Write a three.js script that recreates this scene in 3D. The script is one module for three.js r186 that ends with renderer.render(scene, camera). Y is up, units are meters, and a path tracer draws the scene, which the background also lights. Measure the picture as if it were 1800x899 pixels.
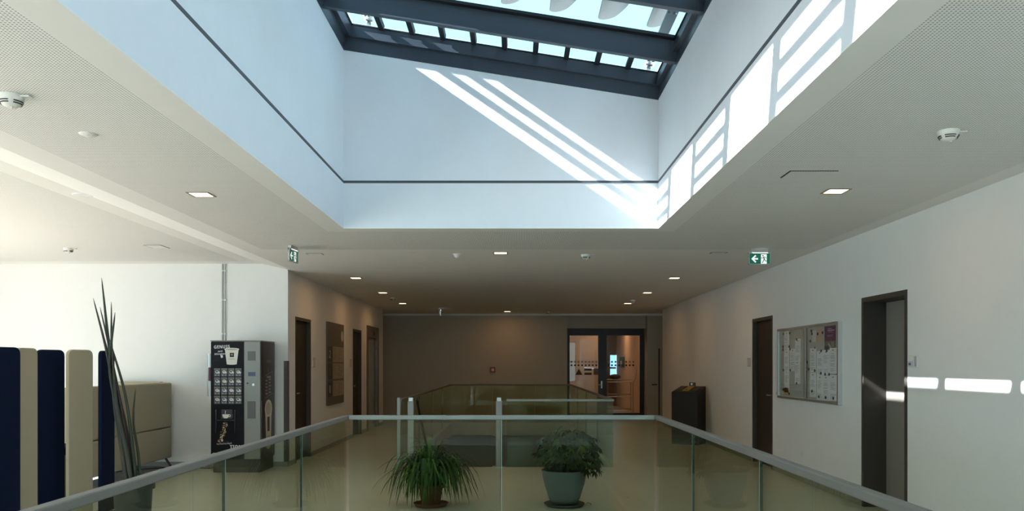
import * as THREE from 'three';
import { RoundedBoxGeometry } from 'three/addons/geometries/RoundedBoxGeometry.js';
import { mergeGeometries } from 'three/addons/utils/BufferGeometryUtils.js';
import { RectAreaLightUniformsLib } from 'three/addons/lights/RectAreaLightUniformsLib.js';

// ---------------------------------------------------------------- camera, sky, sun, exposure
const scene = new THREE.Scene();
const renderer = new THREE.WebGLRenderer({ antialias: true });
renderer.toneMapping = THREE.LinearToneMapping;
renderer.toneMappingExposure = 5.1;
renderer.shadowMap.enabled = true;
RectAreaLightUniformsLib.init();
const FOCAL = 1440;                                  // pixels in an 1800 x 899 frame
const camera = new THREE.PerspectiveCamera(2 * Math.atan(642 / FOCAL) * 180 / Math.PI, 1812 / 1284, 0.05, 200);
camera.position.set(0, 1.5, 0);                      // level camera with the lens shifted up
camera.setViewOffset(1812, 1284, 0, 0, 1800, 899);
camera.updateProjectionMatrix();
scene.add(camera);
{                                                    // clear pale sky, the same all round
  const W = 64, H = 64, d = new Float32Array(W * H * 4);
  for (let j = 0; j < H; j++) {
    const e = Math.max(0, (j + 0.5) / H - 0.5) * 2, t = Math.pow(e, 0.6);
    for (let i = 0; i < W; i++) d.set([0.62 - 0.18 * t, 0.98 - 0.16 * t, 1.12 - 0.06 * t, 1], (j * W + i) * 4);
  }
  const sky = new THREE.DataTexture(d, W, H, THREE.RGBAFormat, THREE.FloatType);
  sky.mapping = THREE.EquirectangularReflectionMapping;
  sky.magFilter = THREE.LinearFilter; sky.needsUpdate = true;
  scene.background = sky; scene.backgroundIntensity = 0.56;
}
const SUN_TOWARDS = new THREE.Vector3(1.46, -1, -0.19).normalize();
const sun = new THREE.DirectionalLight(new THREE.Color(1, 0.98, 0.945), 11.5);
sun.position.copy(SUN_TOWARDS).multiplyScalar(-30).add(new THREE.Vector3(-2, 2, -8));
sun.target.position.set(-2, 2, -8);
sun.castShadow = true;
Object.assign(sun.shadow.camera, { left: -22, right: 22, top: 18, bottom: -18, near: 1, far: 70 });
sun.shadow.mapSize.set(4096, 4096);
scene.add(sun, sun.target);

// ---------------------------------------------------------------- helpers
let seed = 12345;
const rnd = () => { seed = (seed * 1664525 + 1013904223) >>> 0; return seed / 4294967296; };
const rr = (a, b) => a + (b - a) * rnd();
const taken = {};
const numbered = (n) => { taken[n] = (taken[n] ?? -1) + 1; return taken[n] ? n + '_' + String(taken[n]).padStart(3, '0') : n; };
const lin = (r, g, b) => new THREE.Color().setRGB(r, g, b);
function lights(o) { o.castShadow = true; o.receiveShadow = true; return o; }
function mesh(name, geo, mat, parent) { const m = lights(new THREE.Mesh(geo, mat)); m.name = parent === scene ? numbered(name) : name; parent.add(m); return m; }
function thing(name, label, category, [x, y, D] = [0, 0, 0], turn = 0, group) {
  const o = new THREE.Group(); o.name = numbered(name); scene.add(o);
  o.position.set(x, y, -D); o.rotation.y = turn; o.userData = { label, category };
  if (group) o.userData.group = group;
  return o;
}
function tag(o, label, category, group) { Object.assign(o.userData, { label, category }); if (group) o.userData.group = group; return o; }
function setting(name, label, category, position = [0, 0, 0], turn = 0) {
  const o = thing(name, label, category, position, turn); o.userData.kind = 'structure'; return o;
}
// boxes: lb in local x, y, z; wb in world x, y and distance D in front of the camera
const lb = (x0, x1, y0, y1, z0, z1) => metreUV(new THREE.BoxGeometry(Math.abs(x1 - x0), Math.abs(y1 - y0), Math.abs(z1 - z0)).translate((x0 + x1) / 2, (y0 + y1) / 2, (z0 + z1) / 2));
const wb = (x0, x1, y0, y1, D0, D1) => lb(x0, x1, y0, y1, -D1, -D0);
const rb = (x0, x1, y0, y1, z0, z1, r = 0.01, s = 2) => new RoundedBoxGeometry(x1 - x0, y1 - y0, z1 - z0, s, r).translate((x0 + x1) / 2, (y0 + y1) / 2, (z0 + z1) / 2);
function metreUV(g) {                                // uv in metres by the way each face points
  const p = g.attributes.position, n = g.attributes.normal, uv = new Float32Array(p.count * 2);
  for (let i = 0; i < p.count; i++) {
    const ax = Math.abs(n.getX(i)), ay = Math.abs(n.getY(i)), az = Math.abs(n.getZ(i));
    if (ay >= ax && ay >= az) uv.set([p.getX(i), p.getZ(i)], 2 * i);
    else if (ax >= az) uv.set([p.getZ(i), p.getY(i)], 2 * i);
    else uv.set([p.getX(i), p.getY(i)], 2 * i);
  }
  g.setAttribute('uv', new THREE.BufferAttribute(uv, 2));
  return g;
}
const merge = (list) => mergeGeometries(list.map((g) => { const q = g.index ? g.toNonIndexed() : g; for (const k of Object.keys(q.attributes)) if (!['position', 'normal', 'uv'].includes(k)) q.deleteAttribute(k); return q; }));
const cyl = (r, h, s = 20, r2 = r) => new THREE.CylinderGeometry(r2, r, h, s);
function bar(a, b, r, s = 8) {                       // round bar between two points
  const A = new THREE.Vector3(...a), B = new THREE.Vector3(...b), d = B.clone().sub(A);
  return new THREE.CylinderGeometry(r, r, d.length(), s).applyQuaternion(new THREE.Quaternion().setFromUnitVectors(new THREE.Vector3(0, 1, 0), d.clone().normalize())).translate(...A.add(B).multiplyScalar(0.5).toArray());
}
function tube(points, r, seg = 40, s = 8) { return new THREE.TubeGeometry(new THREE.CatmullRomCurve3(points.map((p) => new THREE.Vector3(...p))), seg, r, s); }
function dataTex(size, fn, srgb = false) {           // fn(u, v) -> [r, g, b] in 0..1
  const d = new Uint8Array(size * size * 4);
  for (let j = 0; j < size; j++) for (let i = 0; i < size; i++) { const c = fn(i / size, j / size); d.set([c[0] * 255, c[1] * 255, c[2] * 255, 255], (j * size + i) * 4); }
  const t = new THREE.DataTexture(d, size, size, THREE.RGBAFormat);
  t.wrapS = t.wrapT = THREE.RepeatWrapping; t.magFilter = THREE.LinearFilter; t.minFilter = THREE.LinearMipmapLinearFilter; t.generateMipmaps = true;
  if (srgb) t.colorSpace = THREE.SRGBColorSpace;
  t.needsUpdate = true; return t;
}
function lattice(n, s0) { let s = s0; const a = new Float32Array(n * n); for (let i = 0; i < n * n; i++) { s = (s * 1664525 + 1013904223) >>> 0; a[i] = s / 4294967296; } return (u, v) => {
  const x = u * n, y = v * n, i = Math.floor(x), j = Math.floor(y), fx = x - i, fy = y - j, q = (a_, b_) => a[(((b_ % n) + n) % n) * n + (((a_ % n) + n) % n)], sx = fx * fx * (3 - 2 * fx), sy = fy * fy * (3 - 2 * fy);
  return (q(i, j) * (1 - sx) + q(i + 1, j) * sx) * (1 - sy) + (q(i, j + 1) * (1 - sx) + q(i + 1, j + 1) * sx) * sy; }; }
const n8 = lattice(8, 3), n32 = lattice(32, 5), n128 = lattice(128, 9), n256 = lattice(256, 11);
const scaled = (t, k) => { const c = t.clone(); c.repeat.set(k, k); c.needsUpdate = true; return c; };
function canvasTex(w, h, draw) {
  const c = document.createElement('canvas'); c.width = w; c.height = h; draw(c.getContext('2d'), w, h);
  const t = new THREE.CanvasTexture(c); t.colorSpace = THREE.SRGBColorSpace; return t;
}
const std = (color, roughness = 0.6, more = {}) => new THREE.MeshStandardMaterial({ color, roughness, ...more });
const pane = (r, g, b, more = {}) => new THREE.MeshPhysicalMaterial({ color: lin(r, g, b), roughness: 0, transmission: 1, thickness: 0, ior: 1.5, specularIntensity: 0.7, ...more });

// ---------------------------------------------------------------- materials
const plasterBump = dataTex(256, (u, v) => { const k = 0.5 * n256(u, v) + 0.3 * n128(u, v) + 0.2 * n32(u, v); return [k, k, k]; });
const wallTone = dataTex(256, (u, v) => { const k = 0.965 + 0.02 * n8(u, v) + 0.015 * n32(u, v); return [k, k, k]; });
const M = {};
M.wall = std(lin(0.81, 0.797, 0.77), 0.55, { map: scaled(wallTone, 0.4), bumpMap: scaled(plasterBump, 1.4), bumpScale: 0.0012 });
M.taupe = std(lin(0.46, 0.40, 0.31), 0.6, { map: scaled(wallTone, 0.4), bumpMap: scaled(plasterBump, 1.4), bumpScale: 0.0012 });
M.shaft = std(lin(0.80, 0.825, 0.85), 0.7, { map: scaled(wallTone, 0.5), bumpMap: scaled(plasterBump, 1.4), bumpScale: 0.0008 });
M.ceiling = std(lin(0.855, 0.84, 0.80), 0.8, { map: scaled(wallTone, 0.3) });
const holeShape = (u, v) => { const x = (u * 8) % 1 - 0.5, y = (v * 8) % 1 - 0.5; return THREE.MathUtils.smoothstep(Math.hypot(x, y), 0.20, 0.245); };
const perforation = dataTex(256, (u, v) => { const k = 0.30 + 0.70 * holeShape(u, v); return [k, k, k]; }, false);
const perforationDepth = dataTex(256, (u, v) => { const k = holeShape(u, v); return [k, k, k]; });
M.perforated = std(lin(0.855, 0.84, 0.80), 0.8, { map: scaled(perforation, 1 / 0.144), bumpMap: scaled(perforationDepth, 1 / 0.144), bumpScale: 0.003 });
const floorTone = dataTex(512, (u, v) => { const k = 0.84 + 0.07 * n8(u, v) + 0.05 * n32(u, v) + 0.08 * n256(u, v); return [k, k * 0.985, k * 0.95]; });
M.floor = std(lin(0.62, 0.59, 0.505), 0.28, { map: scaled(floorTone, 0.5) });
M.skirt = std(lin(0.30, 0.28, 0.24), 0.5);
M.darkDoor = std(lin(0.022, 0.016, 0.011), 0.5);
M.doorGrey = std(lin(0.23, 0.21, 0.18), 0.5);
M.frameBrown = std(lin(0.05, 0.039, 0.030), 0.5);
M.steel = std(lin(0.56, 0.56, 0.55), 0.35, { metalness: 0.9 });
M.steelBrushed = std(lin(0.50, 0.51, 0.50), 0.42, { metalness: 0.75 });
M.anthracite = std(lin(0.045, 0.058, 0.078), 0.42);
M.gasket = std(lin(0.010, 0.011, 0.014), 0.6);
M.alu = std(lin(0.62, 0.62, 0.60), 0.36, { metalness: 0.85 });
M.louvre = std(lin(0.07, 0.067, 0.055), 0.45, { metalness: 0.2 });
M.rail = std(lin(0.21, 0.185, 0.16), 0.7);
M.skyPane = pane(0.75, 0.81, 0.85);
M.windowPane = pane(0.97, 0.98, 0.98);
M.railGlass = pane(0.85, 0.885, 0.80);
M.stairGlass = pane(0.86, 0.90, 0.82);
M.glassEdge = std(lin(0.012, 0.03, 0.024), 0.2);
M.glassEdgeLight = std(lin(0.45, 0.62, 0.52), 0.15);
M.white = std(lin(0.78, 0.77, 0.73), 0.5);
M.whitePlastic = std(lin(0.72, 0.71, 0.64), 0.35);
M.black = std(lin(0.012, 0.012, 0.013), 0.4);
M.blackGloss = std(lin(0.010, 0.010, 0.011), 0.18);
M.shadowGap = std(lin(0.05, 0.05, 0.055), 0.7);
M.strip = std(lin(0.075, 0.08, 0.09), 0.6);
const weave = dataTex(128, (u, v) => { const k = 0.82 + 0.1 * (Math.sin(u * 2 * Math.PI * 32) * Math.sin(v * 2 * Math.PI * 32)) + 0.08 * n128(u, v); return [k, k, k]; });
M.beigeFabric = std(lin(0.44, 0.385, 0.27), 0.95, { map: scaled(weave, 6) });
M.navyFabric = new THREE.MeshPhysicalMaterial({ color: lin(0.007, 0.013, 0.036), roughness: 0.95, specularIntensity: 0.15, map: scaled(weave, 6) });
M.soil = std(lin(0.03, 0.022, 0.015), 1);
M.terracotta = std(lin(0.17, 0.055, 0.03), 0.8);

const YC = 2.896, YL = 2.996;                        // ceiling of the hall, of the lounge
const SX0 = -1.757, SX1 = 1.46, SD0 = 1.0, SD1 = 8.376;   // opening of the skylight shaft
const RIGHT = 3.68, LEFT = -3.36, LOUNGE = 12.1, BACK = 22.3;

// ---------------------------------------------------------------- floor, with two openings down to the storey below
{
  const V1 = [-1.66, 1.38, 0.7, 7.98], V2 = [-1.66, 1.40, 12.03, 21.25], X0 = -9, X1 = 4.9, D0 = -1.5, D1 = 30;
  const f = setting('floor', 'olive beige linoleum floor of the upper hall with two stair openings', 'floor');
  mesh('covering', merge([wb(X0, X1, -0.32, 0, D0, V1[2]), wb(X0, V1[0], -0.32, 0, V1[2], V2[3]), wb(V1[1], X1, -0.32, 0, V1[2], V2[3]),
    wb(V1[0], V1[1], -0.32, 0, V1[3], V2[2]), wb(X0, X1, -0.32, 0, V2[3], D1)]), M.floor, f);
  const carpet = std(lin(0.33, 0.30, 0.27), 0.95, { map: scaled(floorTone, 2.3) });
  mesh('lounge_carpet', wb(X0, -4.62, 0, 0.006, -1.2, LOUNGE - 0.014), carpet, f);
  const low = setting('floor_lower', 'linoleum floor of the storey below the openings', 'floor');
  mesh('covering', wb(X0, X1, -3.62, -3.42, D0, D1), M.floor, low);
  const lw = setting('wall_lower', 'white walls closing the storey below', 'wall');
  mesh('plaster', merge([wb(X0 - 0.2, X0, -3.6, 0, D0, D1), wb(X1, X1 + 0.2, -3.6, 0, D0, D1), wb(X0, X1, -3.6, 0, D0 - 0.2, D0), wb(X0, X1, -3.6, 0, 23.4, 23.6)]), M.wall, lw);
}

{                                                    // sunlit paving far below the windows
  const g = setting('ground', 'pale paving outside, two storeys below the windows', 'ground');
  mesh('paving', wb(-70, 60, -7.4, -7.2, -60, 80), std(lin(0.40, 0.40, 0.39), 0.9), g);
}
// ---------------------------------------------------------------- ceiling
{
  const c = setting('ceiling', 'white suspended ceiling with perforated acoustic fields around the skylight', 'ceiling');
  const y0 = YC, y1 = YC + 0.012, B = 0.20, N = -1.2, F = 9.9;
  const pf = (x0, x1, a, b) => mesh('perforated_panel', wb(x0, x1, y0, y1, a, b), M.perforated, c);
  pf(-3.06, SX0 - B, N, F); pf(SX1 + B, 3.50, N, F); pf(SX0 - B, SX1 + B, SD1 + B, F); pf(SX0 - B, SX1 + B, N, SD0 - B);
  mesh('border', merge([
    wb(SX0 - B, SX0, y0, y1, SD0 - B, SD1 + B), wb(SX1, SX1 + B, y0, y1, SD0 - B, SD1 + B), wb(SX0, SX1, y0, y1, SD1, SD1 + B), wb(SX0, SX1, y0, y1, SD0 - B, SD0),
    wb(-3.30, -3.06, y0, y1, N, F), wb(3.50, RIGHT + 0.02, y0, y1, N, F)]), M.ceiling, c);
  mesh('plain_field', merge([wb(-3.30, RIGHT + 0.02, y0, y1, F, BACK + 0.6), wb(-5.2, -3.30, y0, y1, LOUNGE + 0.1, BACK + 0.6), wb(RIGHT, 4.9, y0, y1, 20.4, BACK + 0.6)]), M.ceiling, c);
  // bevelled step up to the lounge ceiling
  const s = new THREE.Shape([[-3.30, y0], [-3.76, YL], [-3.76, YL + 0.012], [-3.30, YL + 0.012]].map((p) => new THREE.Vector2(...p)));
  mesh('bevel', metreUV(new THREE.ExtrudeGeometry(s, { depth: LOUNGE - N, bevelEnabled: false }).translate(0, 0, -LOUNGE)), M.ceiling, c);
  mesh('perforated_panel', wb(-8.7, -3.98, YL, YL + 0.06, N, 11.8), M.perforated, c);
  mesh('lounge_field', merge([wb(-3.98, -3.76, YL, YL + 0.06, N, LOUNGE + 0.02), wb(-9, -8.7, YL, YL + 0.06, N, LOUNGE + 0.02), wb(-8.7, -3.98, YL, YL + 0.06, 11.8, LOUNGE + 0.02)]), M.ceiling, c);
  // roof slab above, open only at the skylight
  const r = setting('roof', 'flat roof slab around the skylight shaft', 'roof');
  mesh('slab', merge([wb(-9.3, SX0 - 0.02, 3.12, 3.4, -1.6, 30.5), wb(SX1 + 0.02, 5.2, 3.12, 3.4, -1.6, 30.5), wb(SX0 - 0.02, SX1 + 0.02, 3.12, 3.4, SD1 + 0.02, 30.5), wb(SX0 - 0.02, SX1 + 0.02, 3.12, 3.4, -1.6, SD0 - 0.02)]), M.wall, r);
}

// ---------------------------------------------------------------- skylight shaft
const SLOPE = (4.723 - 4.211) / (SX1 - SX0);
{
  const T = 0.24, yl = 4.723, yr = 4.211;
  const l = setting('wall_shaft_left', 'high white shaft wall with dark joint line', 'wall');
  mesh('plaster', wb(SX0 - T, SX0, YC + 0.012, yl, SD0 - T, SD1 + T), M.shaft, l);
  const r = setting('wall_shaft_right', 'lower white shaft wall striped with sunlight', 'wall');
  mesh('plaster', wb(SX1, SX1 + T, YC + 0.012, yr, SD0 - T, SD1 + T), M.shaft, r);
  const gable = (D) => metreUV(new THREE.ExtrudeGeometry(new THREE.Shape([[SX0, YC + 0.012], [SX1, YC + 0.012], [SX1, yr], [SX0, yl]].map((p) => new THREE.Vector2(...p))), { depth: T, bevelEnabled: false }).translate(0, 0, -D));
  mesh('plaster', gable(SD1 + T), M.shaft, setting('wall_shaft_back', 'white shaft end wall crossed by three stripes of sunlight', 'wall'));
  mesh('plaster', gable(SD0), M.shaft, setting('wall_shaft_front', 'white shaft end wall above the hall entrance', 'wall'));
  const y = 3.36, h = 0.026, p = 0.003;
  const line = (n, g, lab) => mesh('joint', g, M.strip, setting(n, lab, 'trim'));
  line('trim_1', wb(SX0, SX0 + p, y, y + h, SD0, SD1), 'dark joint line along the high shaft wall');
  line('trim_2', wb(SX1 - p, SX1, y, y + h, SD0, SD1), 'dark joint line along the sunlit shaft wall');
  line('trim_3', wb(SX0, SX1, y, y + h, SD1 - p, SD1), 'dark joint line across the shaft end wall');
}

// ---------------------------------------------------------------- skylight: curb, beams, glazing bars, panes (tilted frame of its own)
let skylight;
const TILT = Math.atan(SLOPE), SLEN = (SX1 - SX0) / Math.cos(TILT);
const PITCH_D = 1.055, beamD = []; for (let k = 1; k < 7; k++) beamD.push(SD1 - 0.92 - (k - 1) * PITCH_D);
{
  const w = setting('window_1', 'sloping skylight of dark beams, glazing bars and clear panes', 'skylight', [SX0, 4.723, 0]);
  w.rotation.z = -TILT; skylight = w;
  const ring = (name, y0, y1, inset, thick, m) => {
    mesh(name, wb(-thick, inset, y0, y1, SD0 - thick, SD1 + thick), m, w);
    mesh(name, wb(SLEN - inset, SLEN + thick, y0, y1, SD0 - thick, SD1 + thick), m, w);
    mesh(name, wb(inset, SLEN - inset, y0, y1, SD1 - inset, SD1 + thick), m, w);
    mesh(name, wb(inset, SLEN - inset, y0, y1, SD0 - thick, SD0 + inset), m, w);
  };
  ring('curb', 0, 0.134, 0.004, 0.22, M.anthracite);
  ring('upper_frame', 0.134, 0.25, 0.05, 0.22, M.anthracite);
  ring('glazing_gasket', 0.25, 0.262, 0.062, 0.18, M.gasket);
  for (const D of beamD) {
    const b = mesh('beam', wb(0.004, SLEN - 0.004, 0.04, 0.24, D - 0.006, D + 0.006), M.anthracite, w);
    mesh('flange', wb(0.004, SLEN - 0.004, 0.036, 0.05, D - 0.03, D + 0.03), M.anthracite, b);
    mesh('head', wb(0.004, SLEN - 0.004, 0.235, 0.262, D - 0.065, D + 0.065), M.gasket, b);
  }
  const edges = [SD1 - 0.065, ...beamD, SD0 + 0.065], n = 10, x0 = 0.05, step = (SLEN - 0.10) / n;
  for (let b = 0; b < 7; b++) {
    const Da = edges[b + 1] + 0.03, Db = edges[b] - (b ? 0.03 : 0);
    if (b % 2 === 0) {
      for (let i = 0; i < n; i++) mesh('pane', wb(x0 + i * step + (i ? 0.022 : 0.02), x0 + (i + 1) * step - 0.022, 0.263, 0.269, Da, Db), M.skyPane, w);
      for (let i = 1; i < n; i++) mesh('glazing_bar', wb(x0 + i * step - 0.026, x0 + i * step + 0.026, 0.235, 0.285, Da, Db), M.gasket, w);
    } else mesh('pane', wb(x0, SLEN - x0, 0.263, 0.269, Da, Db), M.skyPane, w);
  }
}
// sun louvres above the glass, elliptical aluminium blades with cut tips
{
  const c = Math.cos(-TILT), s = Math.sin(-TILT), toWorld = (lx, ly) => [SX0 + lx * c - ly * s, 4.723 + lx * s + ly * c];
  for (let k = 0; k < 7; k++) {
    const [x, y] = toWorld(0.16 + 0.5 * k, 0.80);
    const t = thing('sun_louvre', 'long elliptical aluminium sun louvre blade above the skylight glass', 'louvre', [x, y, 0], 0, 'sun louvres above the skylight');
    t.rotation.z = -TILT;
    const pts = 28, A = 0.165, B = 0.055, tilt = 30 * Math.PI / 180, ring = [];
    for (let i = 0; i < pts; i++) { const a = i / pts * 2 * Math.PI, u = A * Math.cos(a), v = B * Math.sin(a); ring.push([u * Math.cos(tilt) - v * Math.sin(tilt), u * Math.sin(tilt) + v * Math.cos(tilt), u]); }
    const shape = new THREE.Shape(ring.map((p) => new THREE.Vector2(p[0], p[1])));
    const g = new THREE.ExtrudeGeometry(shape, { depth: 7.6, bevelEnabled: false, steps: 1 }).translate(0, 0, -8.34);
    const P = g.attributes.position;                 // the upper side of the tip is cut back at a slant
    for (let i = 0; i < P.count; i++) if (P.getZ(i) < -8) P.setZ(i, P.getZ(i) + Math.max(0, P.getX(i) - 0.02) * 1.1);
    g.computeVertexNormals();
    mesh('blade', g, M.louvre, t);
    mesh('spindle', wb(-0.012, 0.012, -0.28, 0.0, 7.44, 7.47), M.steel, t);
  }
  const bracket = (lx, Da, Db, label, pairs) => {
    const t = new THREE.Group(); t.name = 'louvre_bracket'; t.userData.label = label; t.position.set(lx, 0.40, 0); skylight.add(t);
    mesh('plate', wb(-0.05, 0.05, 0, 0.015, Da, Db), M.steelBrushed, t);
    mesh('foot', wb(-0.02, 0.02, -0.11, 0.0, Db - 0.05, Db - 0.02), M.steelBrushed, t);
    for (const D of pairs) for (const q of [-0.024, 0.024]) mesh('bolt', new THREE.CylinderGeometry(0.017, 0.017, 0.014, 8).translate(q, -0.007, -D), M.alu, t);
  };
  bracket(0.17, 8.30, 8.60, 'bolted steel louvre bracket over the high end of the skylight', [8.42, 8.54]);
  bracket(SLEN - 0.13, 6.9, 8.60, 'long bolted steel louvre rail over the low end of the skylight', [7.16, 7.27, 8.42, 8.54]);
}

// ---------------------------------------------------------------- walls
{
  const T = 0.3, H = 3.13;
  // a wall along D with door openings [D0, D1, height]
  const run = (x0, x1, a, b, holes) => { const l = []; let d = a; for (const [h0, h1, hy] of holes) { l.push(wb(x0, x1, 0, H, d, h0), wb(x0, x1, hy, H, h0, h1)); d = h1; } l.push(wb(x0, x1, 0, H, d, b)); return merge(l); };
  mesh('plaster', run(RIGHT, RIGHT + T, -1.2, 20.5, [[7.69, 8.70, 2.21], [11.72, 12.71, 2.21]]), M.wall, setting('wall_right', 'long white plaster wall with two brown doors', 'wall'));
  mesh('plaster', run(LEFT - T, LEFT, LOUNGE, 20.8, [[12.50, 13.44, 2.24], [16.92, 17.85, 2.25], [18.55, 20.0, 2.40]]), M.wall, setting('wall_left', 'white corridor wall with two dark doors and a lift', 'wall'));
  mesh('plaster', wb(-9.3, LEFT - T, 0, H, LOUNGE, LOUNGE + T), M.wall, setting('wall_lounge', 'bright white wall behind the sofa and coffee machine', 'wall'));
  mesh('plaster', merge([wb(-5.4, 1.41, 0, H, BACK, BACK + T), wb(3.59, 4.9, 0, H, BACK, BACK + T), wb(1.41, 3.59, 2.86, H, BACK, BACK + T), wb(1.41, 3.59, 2.51, H, BACK + T, BACK + T + 0.3), wb(1.11, 1.41, 0, H, BACK + T, BACK + 0.6), wb(3.59, 3.9, 0, H, BACK + T, BACK + 0.6)]), M.taupe, setting('wall_back', 'taupe end wall of the corridor with a recessed glass door', 'wall'));
  mesh('plaster', merge([wb(-5.4, -5.2, 0, H, LOUNGE + T, BACK), wb(4.9, 5.1, 0, H, 20.5, BACK + T), wb(RIGHT + T, 4.9, 0, H, 20.2, 20.5), wb(-5.2, LEFT - T, 0, H, 20.5, 20.8)]), M.wall, setting('wall_side', 'walls closing the side passages at the corridor end', 'wall'));
  // glazed end of the hall just behind the camera
  const N0 = -1.5, N1 = -1.2, wf = [wb(-9.3, 4.0, 0, 0.5, N0, N1), wb(-9.3, 4.0, 2.85, H, N0, N1)], posts = [-9.3, -6.1, -2.9, 0.3, 3.5];
  for (const x of posts) wf.push(wb(x, x + 0.3, 0.5, 2.85, N0, N1));
  mesh('plaster', merge(wf), M.wall, setting('wall_front', 'white wall with tall windows closing the near end of the hall', 'wall'));
  // lounge window wall
  const lw = [wb(-9.3, -9, 0, 0.35, -1.2, LOUNGE), wb(-9.3, -9, 2.8, H, -1.2, LOUNGE), wb(-9.3, -9, 0.35, 2.8, 10.6, LOUNGE), wb(-9.3, -9, 0.35, 2.8, -1.2, -0.2)];
  mesh('plaster', merge(lw), M.wall, setting('wall_window', 'lounge outer wall with a band of windows', 'wall'));
  const win = setting('window_2', 'band of tall lounge windows', 'window');
  for (let k = 0; k < 6; k++) {
    const a = -0.2 + k * 1.8, b = a + 1.8;
    mesh('frame', merge([wb(-9.2, -9.1, 0.35, 0.42, a, b), wb(-9.2, -9.1, 2.73, 2.8, a, b), wb(-9.2, -9.1, 0.42, 2.73, a, a + 0.06), wb(-9.2, -9.1, 0.42, 2.73, b - 0.06, b)]), M.frameBrown, win);
    mesh('pane', wb(-9.153, -9.147, 0.42, 2.73, a + 0.06, b - 0.06), M.windowPane, win);
  }
  const winF = setting('window_3', 'row of tall windows at the near end of the hall', 'window');
  for (let k = 0; k < 4; k++) {
    const a = -9.0 + k * 3.2, b = a + 2.9;
    mesh('frame', merge([wb(a, b, 0.5, 0.57, -1.4, -1.3), wb(a, b, 2.78, 2.85, -1.4, -1.3), wb(a, a + 0.06, 0.57, 2.78, -1.4, -1.3), wb(b - 0.06, b, 0.57, 2.78, -1.4, -1.3)]), M.frameBrown, winF);
    mesh('pane', wb(a + 0.06, b - 0.06, 0.57, 2.78, -1.353, -1.347), M.windowPane, winF);
  }
  // skirting
  const sk = (n, g, lab) => mesh('skirting', g, M.skirt, setting(n, lab, 'baseboard'));
  sk('baseboard_right', merge([wb(RIGHT - 0.012, RIGHT, 0, 0.07, -1.2, 7.66), wb(RIGHT - 0.012, RIGHT, 0, 0.07, 8.73, 11.69), wb(RIGHT - 0.012, RIGHT, 0, 0.07, 12.74, 20.5)]), 'low grey skirting along the right wall');
  sk('baseboard_left', merge([wb(LEFT, LEFT + 0.012, 0, 0.07, LOUNGE, 12.47), wb(LEFT, LEFT + 0.012, 0, 0.07, 13.47, 16.89), wb(LEFT, LEFT + 0.012, 0, 0.07, 17.88, 18.5), wb(LEFT, LEFT + 0.012, 0, 0.07, 20.05, 20.8)]), 'low grey skirting along the lift wall');
  sk('baseboard_lounge', wb(-9, LEFT, 0, 0.07, LOUNGE - 0.012, LOUNGE), 'low grey skirting behind the coffee machine');
  sk('baseboard_back', wb(-5.2, 1.41, 0, 0.07, BACK - 0.012, BACK), 'low grey skirting on the end wall');
  mesh('cove', wb(-5.2, 4.9, YC - 0.055, YC, BACK - 0.02, BACK), M.ceiling, setting('trim_4', 'pale edge strip between end wall and ceiling', 'trim'));
}

// ---------------------------------------------------------------- doors
function wallDoor(n, side, D0, D1, h, recess, leafMat, label, handleNear) {
  // local x along the wall (viewer's right), y up, z out of the wall; origin at the middle of the opening
  const x = side > 0 ? RIGHT : LEFT, turn = side > 0 ? -Math.PI / 2 : Math.PI / 2, w = (D1 - D0) / 2;
  const d = setting('door_' + n, label, 'door', [x, 0, (D0 + D1) / 2], turn);
  mesh('frame', merge([lb(-w, -w + 0.05, 0, h, -0.3, 0.006), lb(w - 0.05, w, 0, h, -0.3, 0.006), lb(-w + 0.05, w - 0.05, h - 0.05, h, -0.3, 0.006)]), M.frameBrown, d);
  const leaf = mesh('leaf', lb(-w + 0.052, w - 0.052, 0.008, h - 0.052, -recess - 0.045, -recess), leafMat, d);
  const hx = handleNear ? w - 0.13 : -w + 0.13, dir = handleNear ? -1 : 1;
  mesh('handle', merge([lb(hx - 0.02, hx + 0.02, 0.93, 1.13, -recess, -recess + 0.008), bar([hx, 1.06, -recess], [hx, 1.06, -recess + 0.055], 0.009), bar([hx, 1.06, -recess + 0.055], [hx + dir * 0.13, 1.06, -recess + 0.055], 0.010)].map(metreUV)), M.steel, leaf);
  return d;
}
wallDoor(1, 1, 7.69, 8.70, 2.21, 0.235, M.doorGrey, 'grey brown door set deep in a dark frame, crossed by sunlight', true);
wallDoor(2, 1, 11.72, 12.71, 2.21, 0.05, M.darkDoor, 'dark brown door between the noticeboard and the black stand', true);
wallDoor(3, -1, 12.50, 13.44, 2.24, 0.06, M.darkDoor, 'dark brown door between the coffee machine and the directory sign', false);
wallDoor(4, -1, 16.92, 17.85, 2.25, 0.06, M.darkDoor, 'dark brown door between the directory sign and the lift', false);
{                                                    // lift
  const d = setting('door_5', 'lift with brushed steel doors and a dark display panel', 'lift', [LEFT, 0, 19.275], Math.PI / 2);
  mesh('frame', merge([lb(-0.80, -0.62, 0, 2.40, -0.05, 0.015), lb(0.62, 0.80, 0, 2.40, -0.05, 0.015), lb(-0.62, 0.62, 2.14, 2.40, -0.05, 0.015)]), std(lin(0.17, 0.155, 0.135), 0.4, { metalness: 0.5 }), d);
  mesh('leaf', lb(-0.62, -0.003, 0.01, 2.14, -0.09, -0.06), M.steelBrushed, d); mesh('leaf', lb(0.003, 0.62, 0.01, 2.14, -0.09, -0.06), M.steelBrushed, d);
  mesh('display', new THREE.TorusGeometry(0.085, 0.012, 8, 24, Math.PI).rotateZ(Math.PI * 0.9).translate(0.1, 2.29, 0.018), M.black, d);
  mesh('back_cover', lb(-0.62, 0.62, 0, 2.4, -0.3, -0.28), M.black, d);
}
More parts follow.
